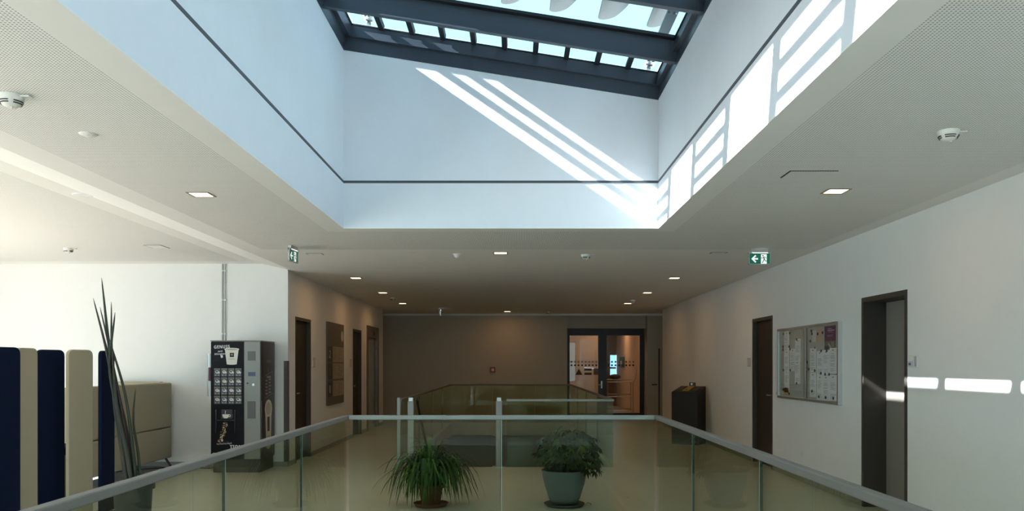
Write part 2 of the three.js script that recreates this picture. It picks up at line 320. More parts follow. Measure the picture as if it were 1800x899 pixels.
// recessed glass double door at the end of the corridor
{
  const D = 22.86, d = setting('door_6', 'dark framed glass double door with a row of dark squares', 'door', [2.5, 0, D]);
  const w = 1.08, h = 2.51, z = 0.05;
  mesh('frame', merge([lb(-w, -w + 0.09, 0, h, -z, z), lb(w - 0.11, w, 0, h, -z, z), lb(-w + 0.09, w - 0.11, h - 0.19, h, -z, z), lb(-0.19, 0.04, 0, h - 0.19, -z, z), lb(-w + 0.09, w - 0.11, 0, 0.16, -z, z)]), M.black, d);
  for (const [a, b, k] of [[-w + 0.09, -0.19, 10], [0.04, w - 0.11, 8]]) {
    const p = mesh('pane', lb(a, b, 0.16, h - 0.19, -0.006, 0.006), M.windowPane, d);
    const st = 0.099;
    for (let i = 0; i < k; i++) {
      mesh('marking_square', lb(a + 0.03 + i * st, a + 0.078 + i * st, 1.465, 1.515, 0.006, 0.008), M.black, p);
      mesh('marking_square', lb(a + 0.03 + i * st, a + 0.078 + i * st, 1.56, 1.61, 0.006, 0.008), std(lin(0.34, 0.24, 0.16), 0.6), p);
    }
  }
  const tri = new THREE.ExtrudeGeometry(new THREE.Shape([[-0.10, 0], [0.10, 0], [0, 0.18]].map((q) => new THREE.Vector2(...q))), { depth: 0.003, bevelEnabled: false });
  mesh('warning_triangle', tri.translate(-0.73, 1.22, 0.006), std(lin(0.10, 0.05, 0.03), 0.6), d);
  mesh('sticker', lb(-0.58, -0.37, 1.34, 1.40, 0.006, 0.009), M.black, d); mesh('sticker', lb(-0.575, -0.37, 1.22, 1.285, 0.006, 0.009), std(lin(0.12, 0.05, 0.03), 0.6), d);
  mesh('sticker', lb(-0.32, -0.19, 1.22, 1.40, 0.006, 0.009), std(lin(0.22, 0.16, 0.12), 0.6), d);
  mesh('handle', merge([bar([-0.10, 0.95, 0.05], [-0.10, 0.95, 0.11], 0.010), bar([-0.10, 0.95, 0.11], [-0.25, 0.95, 0.11], 0.011), lb(-0.12, -0.08, 0.85, 1.05, 0.05, 0.058)].map(metreUV)), M.steel, d);
}
// room behind that door
{
  const warm = std(lin(0.66, 0.50, 0.38), 0.7);
  const r = setting('wall_inner', 'warm lit walls of the room behind the glass door', 'wall');
  mesh('plaster', merge([wb(0.9, 2.49, 0, 3.1, 24.7, 24.85), wb(0.7, 0.9, 0, 3.1, 22.9, 24.85), wb(3.70, 3.9, 0, 3.1, 22.9, 30), wb(2.3, 2.49, 0, 3.1, 24.85, 30)]), warm, r);
  mesh('plaster', merge([wb(2.49, 3.47, 0, 3.1, 30, 30.2), wb(3.47, 3.70, 0, 1.0, 30, 30.2), wb(3.47, 3.70, 1.86, 3.1, 30, 30.2)]), std(lin(0.16, 0.10, 0.07), 0.8), setting('wall_far', 'dark wall at the end of the room behind the glass door', 'wall'));
  const w = setting('window_4', 'narrow bright window far behind the glass door', 'window');
  mesh('pane', wb(3.47, 3.70, 1.0, 1.86, 30.08, 30.09), pane(0.55, 0.65, 0.75), w); mesh('glazing_bar', wb(3.47, 3.70, 1.36, 1.42, 30.07, 30.1), M.black, w);
  mesh('slab', wb(0.7, 3.9, 2.9, 3.0, 22.6, 30.2), M.ceiling, setting('ceiling_inner', 'plain ceiling of the room behind the glass door', 'ceiling'));
}

// ---------------------------------------------------------------- glass balustrades round the first opening
const RAILH = 1.0;
function glassRun(parent, along, a, b, at, joints, glassMat, top = RAILH, base = -0.25) {
  // along 'D': panes stand at x = at between D a..b; along 'x': panes stand at D = at between x a..b
  const stops = [a, ...joints, b], g = 0.008;
  const put = (p0, p1, q0, q1, y0, y1) => along === 'D' ? wb(at + q0, at + q1, y0, y1, p0, p1) : wb(p0, p1, y0, y1, at - q1, at - q0);
  for (let i = 0; i + 1 < stops.length; i++) {
    const p = mesh('pane', put(stops[i] + g, stops[i + 1] - g, -0.008, 0.008, base, top - 0.03), glassMat, parent);
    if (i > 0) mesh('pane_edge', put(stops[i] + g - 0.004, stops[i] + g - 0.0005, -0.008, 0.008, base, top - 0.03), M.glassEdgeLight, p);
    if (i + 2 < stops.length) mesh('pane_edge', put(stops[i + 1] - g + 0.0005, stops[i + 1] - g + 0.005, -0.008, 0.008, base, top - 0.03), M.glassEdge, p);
  }
  return put;
}
{
  const L = thing('glass_balustrade', 'glass balustrade with grey handrail beside the tall spiky potted plant', 'balustrade');
  glassRun(L, 'D', 0.7, 7.99, -1.655, [2.9, 4.65, 6.33], M.railGlass);
  mesh('handrail', rb(-1.682, -1.628, RAILH - 0.035, RAILH + 0.008, -8.02, -0.7, 0.008), M.rail, L);
  mesh('base_profile', wb(-1.685, -1.66, -0.3, 0.02, 0.7, 7.98), M.steelBrushed, L);
  const Bk = thing('glass_balustrade', 'glass balustrade with pale handrail in front of the two bushy potted plants', 'balustrade');
  glassRun(Bk, 'x', -1.63, 1.36, 8.0, [-0.14], M.railGlass);
  mesh('handrail', rb(-1.627, 1.359, RAILH - 0.035, RAILH + 0.008, -8.027, -7.973, 0.008), std(lin(0.33, 0.35, 0.32), 0.45), Bk);
  mesh('base_profile', wb(-1.63, 1.37, -0.3, 0.02, 7.985, 7.995).translate(0, 0, -0.02), M.steelBrushed, Bk);
  const R = thing('glass_balustrade', 'glass balustrade with grey handrail facing the noticeboard wall', 'balustrade');
  glassRun(R, 'D', 0.7, 7.99, 1.385, [2.9, 4.62, 6.38], M.railGlass);
  mesh('handrail', rb(1.36, 1.414, RAILH - 0.035, RAILH + 0.008, -8.02, -0.7, 0.008), M.rail, R);
  mesh('base_profile', wb(1.39, 1.415, -0.3, 0.02, 0.7, 7.98), M.steelBrushed, R);
}
// balustrade round the stair opening, with posts at the entry
{
  const S = thing('stair_balustrade', 'glass balustrade with steel posts round the stair opening', 'balustrade');
  const railM = M.rail, postM = std(lin(0.30, 0.31, 0.30), 0.45, { metalness: 0.2 });
  glassRun(S, 'x', -0.13, 1.43, 12.0, [], M.stairGlass);
  mesh('handrail', rb(-0.13, 1.44, 0.965, 1.0, -12.02, -11.98, 0.008), std(lin(0.33, 0.35, 0.31), 0.45), S);
  glassRun(S, 'D', 12.0, 21.3, 1.43, [14.3, 16.6, 18.9], M.stairGlass);
  mesh('handrail', rb(1.41, 1.45, 0.965, 1.0, -21.32, -12.0, 0.008), railM, S);
  glassRun(S, 'D', 12.0, 21.3, -1.68, [14.3, 16.6, 18.9], M.stairGlass);
  mesh('handrail', rb(-1.70, -1.66, 0.965, 1.0, -21.32, -12.0, 0.008), railM, S);
  glassRun(S, 'x', -1.68, 1.43, 21.3, [-0.6, 0.5], M.stairGlass);
  mesh('handrail', rb(-1.68, 1.43, 0.965, 1.0, -21.32, -21.28, 0.008), railM, S);
  mesh('post', rb(-1.735, -1.685, 0, 1.02, -12.05, -11.99, 0.006), postM, S);
  for (const x of [-1.53, -0.24]) {
    const p = mesh('post', rb(x - 0.045, x + 0.045, 0, 0.97, -12.05, -11.96, 0.006), postM, S);
    mesh('post_cap', lb(x - 0.03, x + 0.03, 0.97, 1.02, -12.035, -11.975), M.steel, p);
    mesh('base_plate', lb(x - 0.10, x + 0.08, 0, 0.012, -12.10, -11.92), M.steelBrushed, p);
  }
  // stair flight going down away from the camera
  const st = setting('stair', 'flight of steps leading down inside the glass balustrade', 'stair', [0, 0, 12.03]);
  const tread = lb(-1.5, -0.28, -0.04, 0, -0.30, 0), stepM = std(lin(0.34, 0.30, 0.24), 0.6);
  for (let i = 0; i < 18; i++) { const t = mesh('step', tread, stepM, st); t.position.set(0, -0.18 * (i + 1), -0.28 * i); }
  const side = (x) => metreUV(new THREE.ExtrudeGeometry(new THREE.Shape([[0, 0.02], [0, -0.3], [5.0, -3.42], [5.4, -3.42]].map((q) => new THREE.Vector2(...q))), { depth: 0.05, bevelEnabled: false }).rotateY(Math.PI / 2).translate(x, 0, 0));
  const stringer = std(lin(0.22, 0.10, 0.06), 0.6);
  mesh('stringer', side(-1.55), stringer, st); mesh('stringer', side(-0.28), stringer, st);
  mesh('stair_handrail', merge([tube([[-1.455, 1.0, 0.02], [-1.455, 1.0, -0.05], [-1.455, 0.92, -0.16], [-1.455, -0.2, -1.95], [-1.455, -1.6, -4.2]], 0.021), cyl(0.026, 0.03).translate(-1.455, 1.0, 0.03)]), M.black, st);
}

// ---------------------------------------------------------------- ceiling fittings
const lampGlow = new THREE.MeshStandardMaterial({ color: 0xffffff, emissive: lin(1, 0.78, 0.52), emissiveIntensity: 1.2, roughness: 0.5 });
function ceilingLight(x, D, label, power, y = YC) {
  const t = thing('ceiling_light', label, 'ceiling light', [x, y, D], 0, 'square warm ceiling lights');
  const o = 0.092, i = 0.076;
  mesh('frame', merge([lb(-o, o, -0.005, 0, -o, -i), lb(-o, o, -0.005, 0, i, o), lb(-o, -i, -0.005, 0, -i, i), lb(i, o, -0.005, 0, -i, i)]), std(lin(0.32, 0.25, 0.20), 0.4, { metalness: 0.3 }), t);
  mesh('diffuser', lb(-i, i, -0.002, 0, -i, i), lampGlow, t);
  const l = new THREE.RectAreaLight(lin(1, 0.52, 0.19), power, 0.14, 0.14);
  l.name = 'lamp'; l.position.set(0, -0.009, 0); l.rotation.x = -Math.PI / 2; t.add(l);
}
const LP = 12.5;
ceilingLight(-2.57, 6.70, 'lit square ceiling light on the perforated ceiling above the lounge edge', LP);
ceilingLight(2.57, 6.57, 'lit square ceiling light on the perforated ceiling near the deep set door', LP);
ceilingLight(-0.185, 10.2, 'lit square ceiling light just behind the skylight shaft end wall', LP);
for (const [D, w] of [[13.14, 'first'], [15.83, 'second'], [18.6, 'third']]) {
  ceilingLight(-2.56, D, w + ' lit square ceiling light from the coffee machine along the lift wall', LP);
  ceilingLight(2.55, D, w + ' lit square ceiling light from the exit sign along the noticeboard wall', LP);
}
ceilingLight(-0.21, 21.4, 'lit square ceiling light over the end wall with the red alarm', LP);
for (const [lx, lD, lab] of [[2.6, 23.8, 'warm ceiling light just behind the glass door'], [3.1, 27.2, 'warm ceiling light deep in the room behind the glass door']]) {   // lamps of the room behind the glass door
  const t = thing('ceiling_light', lab, 'ceiling light', [lx, 2.9, lD]);
  mesh('frame', lb(-0.2, 0.2, -0.02, 0, -0.2, 0.2), M.white, t); mesh('diffuser', lb(-0.18, 0.18, -0.024, -0.02, -0.18, 0.18), lampGlow, t);
  const l = new THREE.RectAreaLight(lin(1, 0.60, 0.30), 3.6, 0.34, 0.34); l.name = 'lamp'; l.position.set(0, -0.03, 0); l.rotation.x = -Math.PI / 2; t.add(l);
}
function smokeDetector(x, y, D, label, r = 0.058) {
  const t = thing('smoke_detector', label, 'smoke detector', [x, y, D], 0);
  const prof = [[0, -0.062], [r * 0.45, -0.062], [r * 0.75, -0.05], [r * 0.98, -0.028], [r * 1.05, -0.012], [r * 1.05, 0]].map((p) => new THREE.Vector2(...p));
  mesh('housing', new THREE.LatheGeometry(prof, 28), M.whitePlastic, t);
  for (const [h, q] of [[-0.035, 0.96], [-0.045, 0.86]]) for (let k = 0; k < 4; k++)
    mesh('vent_slot', new THREE.TorusGeometry(r * q, 0.0032, 5, 10, Math.PI * 0.36).rotateX(Math.PI / 2).rotateY(k * Math.PI / 2 + 0.3).translate(0, h, 0), M.black, t);
  mesh('status_light', new THREE.SphereGeometry(0.007, 10, 8).translate(0.01, -0.064, 0.01), M.whitePlastic, t);
  mesh('name_tag', lb(r * 0.9, r * 0.9 + 0.05, -0.012, -0.004, -0.02, 0.02), M.white, t);
  return t;
}
smokeDetector(-2.61, YC, 4.24, 'round white smoke detector with tag on the lounge side perforated ceiling');
smokeDetector(2.58, YC, 4.88, 'round white smoke detector above the sunlit part of the right wall');
smokeDetector(0.89, YC, 10.36, 'round white smoke detector between the middle ceiling light and the arrow exit sign');
smokeDetector(-5.73, YL, 10.5, 'round white smoke detector on the lounge ceiling above the sofa');
smokeDetector(2.52, YC, 17.6, 'small smoke detector between the far ceiling lights by the noticeboard wall');
smokeDetector(-2.55, YC, 17.0, 'small smoke detector between the far ceiling lights by the lift wall');
smokeDetector(0.85, YC, 21.5, 'small smoke detector near the end wall and glass door');
tag(mesh('blank_cover', new THREE.LatheGeometry([[0, -0.014], [0.03, -0.013], [0.052, -0.004], [0.055, 0]].map((p) => new THREE.Vector2(...p)), 28).translate(-2.58, YC, -4.95), M.white, scene), 'flat round white cover disc on the perforated ceiling beyond the tagged detector', 'cover');
tag(mesh('motion_sensor', new THREE.LatheGeometry([[0, -0.05], [0.02, -0.048], [0.035, -0.03], [0.04, -0.01], [0.055, -0.008], [0.055, 0]].map((p) => new THREE.Vector2(...p)), 24).translate(-0.735, YC, -10.3), M.white, scene), 'small white domed motion sensor left of the middle ceiling light', 'sensor');
tag(mesh('blank_cover', new THREE.LatheGeometry([[0, -0.006], [0.045, -0.005], [0.05, 0]].map((p) => new THREE.Vector2(...p)), 24).translate(-1.27, YC, -10.15), M.white, scene), 'faint flat cover disc beside the domed motion sensor', 'cover');
tag(mesh('round_lamp', new THREE.LatheGeometry([[0, -0.008], [0.07, -0.008], [0.085, -0.004], [0.09, 0]].map((p) => new THREE.Vector2(...p)), 28).translate(-3.80, YL, -7.2), std(lin(0.85, 0.85, 0.85), 0.25), scene), 'unlit round white ceiling lamp above the lounge beside the sloping ceiling edge', 'ceiling light');
function hatch(x, y, D, w, d, label) {
  const t = thing('access_hatch', label, 'hatch', [x, y, D]);
  const f = 0.012;
  mesh('gap_frame', merge([lb(-w / 2, w / 2, -0.002, 0, -d / 2, -d / 2 + f), lb(-w / 2, w / 2, -0.002, 0, d / 2 - f, d / 2), lb(-w / 2, -w / 2 + f, -0.002, 0, -d / 2 + f, d / 2 - f), lb(w / 2 - f, w / 2, -0.002, 0, -d / 2 + f, d / 2 - f)]), M.shadowGap, t);
  mesh('cover', lb(-w / 2 + f, w / 2 - f, -0.004, 0, -d / 2 + f, d / 2 - f), y === YL ? M.ceiling : M.ceiling, t);
}
hatch(-4.53, YL, 10.35, 0.22, 0.28, 'small square access hatch on the lounge ceiling');
hatch(-2.52, YC, 10.3, 0.20, 0.14, 'small hatch beside the side-on exit sign');
hatch(2.53, YC, 10.2, 0.20, 0.12, 'small hatch beside the arrow exit sign');
// thin joint of an access panel in the perforated ceiling
tag(mesh('panel_joint', merge([wb(1.97, 2.32, YC - 0.003, YC, 5.88, 5.892), wb(1.97, 1.982, YC - 0.003, YC, 5.892, 6.1)]), M.shadowGap, scene), 'thin angled panel joint in the perforated ceiling near the lit light', 'joint');

// exit signs
const exitTex = canvasTex(512, 256, (g, w, h) => {
  g.fillStyle = '#0b5a43'; g.fillRect(0, 0, w, h);
  g.fillStyle = '#f2f6f4'; g.fillRect(288, 10, 146, 246);
  g.strokeStyle = '#f2f6f4'; g.lineWidth = 40; g.lineCap = 'butt'; g.lineJoin = 'miter';
  g.beginPath(); g.moveTo(160, 40); g.lineTo(74, 128); g.lineTo(160, 216); g.stroke();
  g.beginPath(); g.moveTo(70, 128); g.lineTo(215, 128); g.stroke();
  g.fillStyle = '#0c3f34'; g.strokeStyle = '#0c3f34'; g.lineCap = 'round'; g.lineJoin = 'round';
  g.beginPath(); g.arc(340, 48, 17, 0, 7); g.fill();
  g.lineWidth = 26; g.beginPath(); g.moveTo(358, 92); g.lineTo(376, 140); g.stroke();
  g.lineWidth = 13;
  g.beginPath(); g.moveTo(356, 82); g.lineTo(322, 108); g.lineTo(292, 108); g.stroke();
  g.beginPath(); g.moveTo(362, 80); g.lineTo(396, 84); g.lineTo(416, 112); g.stroke();
  g.lineWidth = 17; g.beginPath(); g.moveTo(366, 144); g.lineTo(348, 186); g.lineTo(322, 230); g.stroke();
  g.beginPath(); g.moveTo(378, 140); g.lineTo(398, 182); g.lineTo(452, 182); g.stroke();
});
function exitSign(x, D, turn, label, y = 2.865) {
  const t = thing('exit_sign', label, 'exit sign', [x, y, D], turn, 'green escape route signs');
  const w = 0.135, h = 0.155;
  mesh('housing', merge([lb(-w, w, -h, -h + 0.012, -0.012, 0.012), lb(-w, -w + 0.012, -h, 0, -0.012, 0.012), lb(w - 0.012, w, -h, 0, -0.012, 0.012), lb(-w, w, -0.022, 0, -0.02, 0.02)]), std(lin(0.46, 0.47, 0.46), 0.4), t);
  mesh('ceiling_mount', lb(-0.10, 0.10, 0, YC - y, -0.018, 0.018), M.alu, t);
  const sg = new THREE.MeshStandardMaterial({ map: exitTex, emissiveMap: exitTex, emissive: lin(1, 1, 1), emissiveIntensity: 0.14, roughness: 0.4 });
  const face = mesh('sign_face', new THREE.BoxGeometry(2 * w - 0.024, h - 0.034, 0.012).translate(0, -h / 2 - 0.005, 0), sg, t);
  mesh('light_strip', lb(-0.095, 0.095, -0.014, -0.008, 0.02, 0.0215), new THREE.MeshStandardMaterial({ color: 0xffffff, emissive: lin(0.9, 0.95, 1), emissiveIntensity: 0.5 }), t);
  const l = new THREE.RectAreaLight(lin(0.9, 0.95, 1), 0.5, 0.19, 0.006); l.name = 'lamp'; l.position.set(0, -0.011, 0.024); l.rotation.y = Math.PI; t.add(l);
  return face;
}
exitSign(2.95, 9.9, 0, 'lit green exit sign with white arrow, facing the hall from the right ceiling');
exitSign(-2.62, 9.65, 1.46, 'green exit sign turned sideways on the ceiling by the lounge');
exitSign(-1.86, 20.2, 1.52, 'far exit sign seen edge-on below the ceiling at the end wall');

// ---------------------------------------------------------------- coffee vending machine
{
  const X0 = -4.232, X1 = -3.537, DF = 11.37, W = X1 - X0, Hh = 1.83, dep = 0.66;
  const v = thing('coffee_machine', 'black and silver coffee vending machine with cup pictures against the white wall', 'vending machine', [X0, 0, DF]);
  mesh('cabinet', rb(0, W, 0.18, Hh, -dep, -0.035, 0.008), std(lin(0.022, 0.017, 0.019), 0.4), v);
  mesh('plinth', lb(0.02, W - 0.02, 0, 0.18, -dep, -0.05), std(lin(0.05, 0.05, 0.048), 0.5), v);
  const split = W * 0.675;
  const cup = (g, x, y, w, h, lid) => {
    g.fillStyle = '#d9d5cb'; g.beginPath(); g.moveTo(x, y); g.lineTo(x + w, y); g.lineTo(x + w * 0.86, y + h); g.quadraticCurveTo(x + w * 0.5, y + h * 1.06, x + w * 0.14, y + h); g.closePath(); g.fill();
    g.fillStyle = '#efece4'; g.beginPath(); g.ellipse(x + w / 2, y, w * 0.54, h * 0.085, 0, 0, 7); g.fill();
    g.fillStyle = lid ? '#c9c4b8' : '#b7b0a4'; g.beginPath(); g.ellipse(x + w / 2, y + h * 0.012, w * 0.46, h * 0.062, 0, 0, 7); g.fill();
    g.fillStyle = '#2a2130'; g.fillRect(x + w * 0.36, y + h * 0.24, w * 0.3, h * 0.28);
    g.fillStyle = '#b39a5c'; g.beginPath(); g.arc(x + w * 0.51, y + h * 0.36, w * 0.07, 0, 7); g.fill();
    g.strokeStyle = '#8d7c58'; g.lineWidth = h * 0.025; g.beginPath(); for (let i = 0; i < 8; i++) g.lineTo(x + w * (0.27 + i * 0.066), y + h * (0.64 + (i % 2) * 0.03)); g.stroke();
  };
  const frontTex = canvasTex(512, 1800, (g, w, h) => {
    g.fillStyle = '#0d0b10'; g.fillRect(0, 0, w, h);
    g.fillStyle = '#131017'; g.fillRect(0, 0, w, 300);
    g.fillStyle = '#d8d6d8'; g.font = 'bold 66px sans-serif'; g.save(); g.translate(44, 104); g.rotate(-0.04); g.fillText('GENUSS', 0, 0); g.font = 'italic bold 38px sans-serif'; g.fillText('zum', 58, 56); g.fillText('Mitnehmen', 2, 98); g.restore();
    g.save(); g.translate(150, 222); g.rotate(0.7); g.beginPath(); g.moveTo(0, 0); g.lineTo(-26, -26); g.lineTo(-6, -24); g.lineTo(16, -34); g.lineTo(40, -10); g.lineTo(20, 14); g.closePath(); g.fill(); g.restore();
    cup(g, 216, 112, 215, 232, false);
    // coffee splash and beans in the lower half
    g.fillStyle = '#cfc8b2';
    let s = 7; const q = () => { s = (s * 16807) % 2147483647; return s / 2147483647; };
    for (let i = 0; i < 46; i++) { const t = i / 46, x = 232 - t * 90 + (q() - 0.5) * 60, y = 1230 + t * 300 + q() * 20; g.fillStyle = ['#cfc8b2', '#6b5138', '#3d2a1e', '#8d7a54'][i % 4]; g.beginPath(); g.ellipse(x, y, 5 + q() * 12, 8 + q() * 22, q() * 3, 0, 7); g.fill(); }
    g.fillStyle = '#d8d6d8'; g.font = 'bold 78px sans-serif'; g.textAlign = 'right'; g.fillText('TION', 486, 1640);
    g.strokeStyle = '#c9c7c9'; g.lineWidth = 5; g.beginPath(); for (let i = 0; i < 26; i++) g.lineTo(210 + i * 8, 1700 + ((i * 7) % 5) * 5); g.stroke();
    g.beginPath(); for (let i = 0; i < 30; i++) g.lineTo(90 + i * 8, 1556 + ((i * 5) % 7) * 4 - i * 0.4); g.stroke();
    g.fillStyle = '#b8b09a'; g.beginPath(); g.ellipse(70, 1740, 60, 36, 0.3, 0, 7); g.fill(); g.fillStyle = '#5a432e'; g.beginPath(); g.ellipse(150, 1752, 40, 30, 0, 0, 7); g.fill();
  });
  const face = new THREE.BoxGeometry(split - 0.012, Hh - 0.2, 0.035).translate((split - 0.012) / 2 + 0.006, 0.19 + (Hh - 0.2) / 2, -0.0175);
  const printed = new THREE.MeshPhysicalMaterial({ color: 0xffffff, roughness: 0.5, specularIntensity: 0.35, map: frontTex });
  const fm = [std(lin(0.02, 0.017, 0.02), 0.4)]; mesh('front_panel', face, [fm[0], fm[0], fm[0], fm[0], printed, fm[0]], v);
  const btnTex = [0, 1, 2, 3].map((k) => canvasTex(96, 120, (g, w, h) => { g.fillStyle = '#4b4a50'; g.fillRect(0, 0, w, h); g.fillStyle = '#77735f'; g.fillRect(0, 0, w, 12);
    g.fillStyle = '#e3e1da'; g.beginPath(); g.ellipse(46, 52, 26, 22, 0, 0, 7); g.fill(); g.fillStyle = ['#3a2a20', '#7a5a3a', '#a88a5c', '#58402c'][k]; g.beginPath(); g.ellipse(44, 48, 18, 13, 0, 0, 7); g.fill();
    g.strokeStyle = '#e3e1da'; g.lineWidth = 7; g.beginPath(); g.arc(74, 62, 11, 0, 7); g.stroke(); g.fillStyle = '#b9b7b2'; g.fillRect(14, 96, 20, 8); g.fillRect(60, 96, 18, 8); }));
  const btnMat = btnTex.map((t) => std(0xffffff, 0.35, { map: t }));
  const btn = new THREE.BoxGeometry(0.086, 0.112, 0.008);
  for (let r = 0; r < 4; r++) for (let c = 0; c < 4; c++) { const b = mesh('drink_button', btn, btnMat[(r * 3 + c * 2 + (r & 1)) % 4], v); b.position.set(0.095 + c * 0.098, 1.395 - r * 0.127, 0.004); }
  // serving hatch
  mesh('serving_hatch', merge([rb(0.07, 0.33, 0.72, 0.74, 0, 0.012, 0.003), rb(0.07, 0.09, 0.55, 0.88, 0, 0.012, 0.003), rb(0.33, 0.35, 0.55, 0.88, 0, 0.012, 0.003)]), M.blackGloss, v);
  const cupTex = canvasTex(256, 192, (g, w, h) => { g.fillStyle = '#2b2732'; g.fillRect(0, 0, w, h); g.fillStyle = '#d6d4c6'; g.beginPath(); g.moveTo(24, 96); g.lineTo(176, 96); g.quadraticCurveTo(172, 178, 116, 182); g.lineTo(84, 182); g.quadraticCurveTo(28, 178, 24, 96); g.fill();
    g.strokeStyle = '#d6d4c6'; g.lineWidth = 14; g.beginPath(); g.arc(186, 126, 22, 0, 7); g.stroke(); g.lineWidth = 12; g.beginPath(); g.moveTo(100, 82); g.bezierCurveTo(60, 62, 128, 48, 84, 22); g.stroke(); });
  mesh('cup_emblem', new THREE.BoxGeometry(0.155, 0.125, 0.012).translate(0.232, 0.815, 0.006), std(0xffffff, 0.35, { map: cupTex }), v);
  // silver column
  const col = mesh('coin_panel', rb(split, W - 0.004, 0.19, Hh - 0.006, -0.035, 0.004, 0.006), std(lin(0.24, 0.245, 0.23), 0.5, { metalness: 0.3 }), v), cx = (split + W) / 2;
  const plate = std(lin(0.10, 0.10, 0.10), 0.45);
  mesh('name_plate', lb(cx - 0.065, cx + 0.045, 1.56, 1.69, 0.004, 0.007), plate, col);
  mesh('screen_display', lb(cx - 0.058, cx + 0.042, 1.345, 1.40, 0.004, 0.007), std(lin(0.02, 0.025, 0.07), 0.2), col);
  mesh('coin_slot', cyl(0.018, 0.012, 20).rotateX(Math.PI / 2).translate(cx + 0.016, 1.225, 0.008), M.steel, col);
  mesh('return_button', cyl(0.011, 0.012, 16).rotateX(Math.PI / 2).translate(cx - 0.066, 1.245, 0.008), M.black, col);
  mesh('note_panel', merge([lb(cx - 0.068, cx + 0.045, 0.755, 0.995, 0.004, 0.007), lb(cx - 0.06, cx + 0.037, 0.89, 0.9, 0.007, 0.010)]), plate, col);
  mesh('lock', cyl(0.013, 0.014, 16).rotateX(Math.PI / 2).translate(cx - 0.01, 0.37, 0.008), M.steel, col);
  mesh('joint', lb(split - 0.006, split + 0.002, 0.19, Hh - 0.01, -0.005, 0.002), M.black, col);
  // printed right side
  const sideTex = canvasTex(512, 1320, (g, w, h) => {
    g.fillStyle = '#2a2226'; g.fillRect(0, 0, w, h); g.fillStyle = '#1b1020'; g.fillRect(0, 0, 60, h);
    g.fillStyle = '#76602c'; g.save(); g.translate(180, 190); g.rotate(0); for (let i = 0; i < 6; i++) g.fillRect(i * 32, (i % 2) * 8, 22, 34); g.restore();
    g.strokeStyle = '#8a8286'; g.lineWidth = 6; g.beginPath(); g.moveTo(120, 380); g.lineTo(430, 330); g.moveTo(120, 640); g.lineTo(430, 590); g.moveTo(230, 300); g.lineTo(270, 330); g.stroke();
    g.fillStyle = '#9b9498'; for (let r = 0; r < 5; r++) for (let c = 0; c < 2; c++) g.fillRect(140 + c * 130, 430 + r * 38 - c * 14, 90 - (r % 2) * 20, 15); g.fillRect(190, 385, 160, 22);
    g.fillStyle = '#c8bda6'; g.beginPath(); g.moveTo(130, 800); g.lineTo(390, 800); g.lineTo(350, 1210); g.quadraticCurveTo(260, 1270, 170, 1210); g.closePath(); g.fill();
    g.fillStyle = '#d6ccb8'; g.beginPath(); g.ellipse(260, 770, 145, 110, 0, 0, 7); g.fill(); g.fillStyle = '#b8ac94'; g.beginPath(); g.ellipse(260, 765, 105, 74, 0, 0, 7); g.fill();
    g.fillStyle = '#2e2030'; g.fillRect(215, 860, 90, 170); g.strokeStyle = '#8d7c58'; g.lineWidth = 8; g.beginPath(); for (let i = 0; i < 8; i++) g.lineTo(200 + i * 17, 1085 + (i % 2) * 10); g.stroke();
  });
  mesh('side_panel', new THREE.BoxGeometry(0.006, Hh - 0.22, dep - 0.06).translate(W + 0.003, 0.2 + (Hh - 0.22) / 2, -dep / 2 - 0.012), std(0xffffff, 0.4, { map: sideTex }), v);
  mesh('top_edge', rb(-0.004, W + 0.004, Hh - 0.004, Hh + 0.012, -dep, -0.004, 0.003), std(lin(0.25, 0.23, 0.2), 0.5), v);
  // cup holder tube on the left side
  const tubeT = mesh('cup_dispenser', cyl(0.045, 0.60, 24).translate(-0.05, 1.36, -0.14), M.steelBrushed, v);
  mesh('printed_label', new THREE.CylinderGeometry(0.0465, 0.0465, 0.19, 24, 1, true, -0.4, 1.9).translate(-0.05, 1.37, -0.14), std(lin(0.11, 0.035, 0.035), 0.5, { side: THREE.DoubleSide }), tubeT);
  mesh('bracket', lb(-0.03, 0.002, 1.08, 1.64, -0.16, -0.12), M.black, v);
}
// cable conduits and corner guard beside it
for (const [k, x] of [[0, -4.325], [1, -4.285]]) {
  const t = thing('cable_conduit', k ? 'thinner vertical cable pipe on the wall above the coffee machine' : 'vertical grey cable pipe on the wall above the coffee machine', 'conduit', [x, 0, LOUNGE]);
  mesh('pipe', cyl(k ? 0.008 : 0.011, 1.9).translate(0, 2.04, 0.016), std(lin(0.55, 0.55, 0.54), 0.5), t);
  for (const y of [1.95, 2.45, 2.88]) mesh('clip', lb(-0.018, 0.018, y, y + 0.02, 0, 0.032), M.white, t);
}
tag(mesh('corner_guard', merge([lb(-0.06, 0, 0, 1.56, 0, 0.006), lb(-0.006, 0.006, 0, 1.56, -0.05, 0.006)]).translate(LEFT, 0, -LOUNGE), std(lin(0.10, 0.075, 0.065), 0.45), scene), 'narrow brown corner guard strip at the wall edge beside the coffee machine', 'corner guard');
tag(mesh('power_cable', tube([[-4.26, 0.02, -11.95], [-4.4, 0.012, -11.8], [-4.75, 0.014, -11.9], [-5.2, 0.014, -11.75], [-5.6, 0.014, -11.3], [-5.9, 0.014, -11.0]], 0.006, 60, 6), M.black, scene), 'thin black cable lying on the floor between sofa and coffee machine', 'cable');

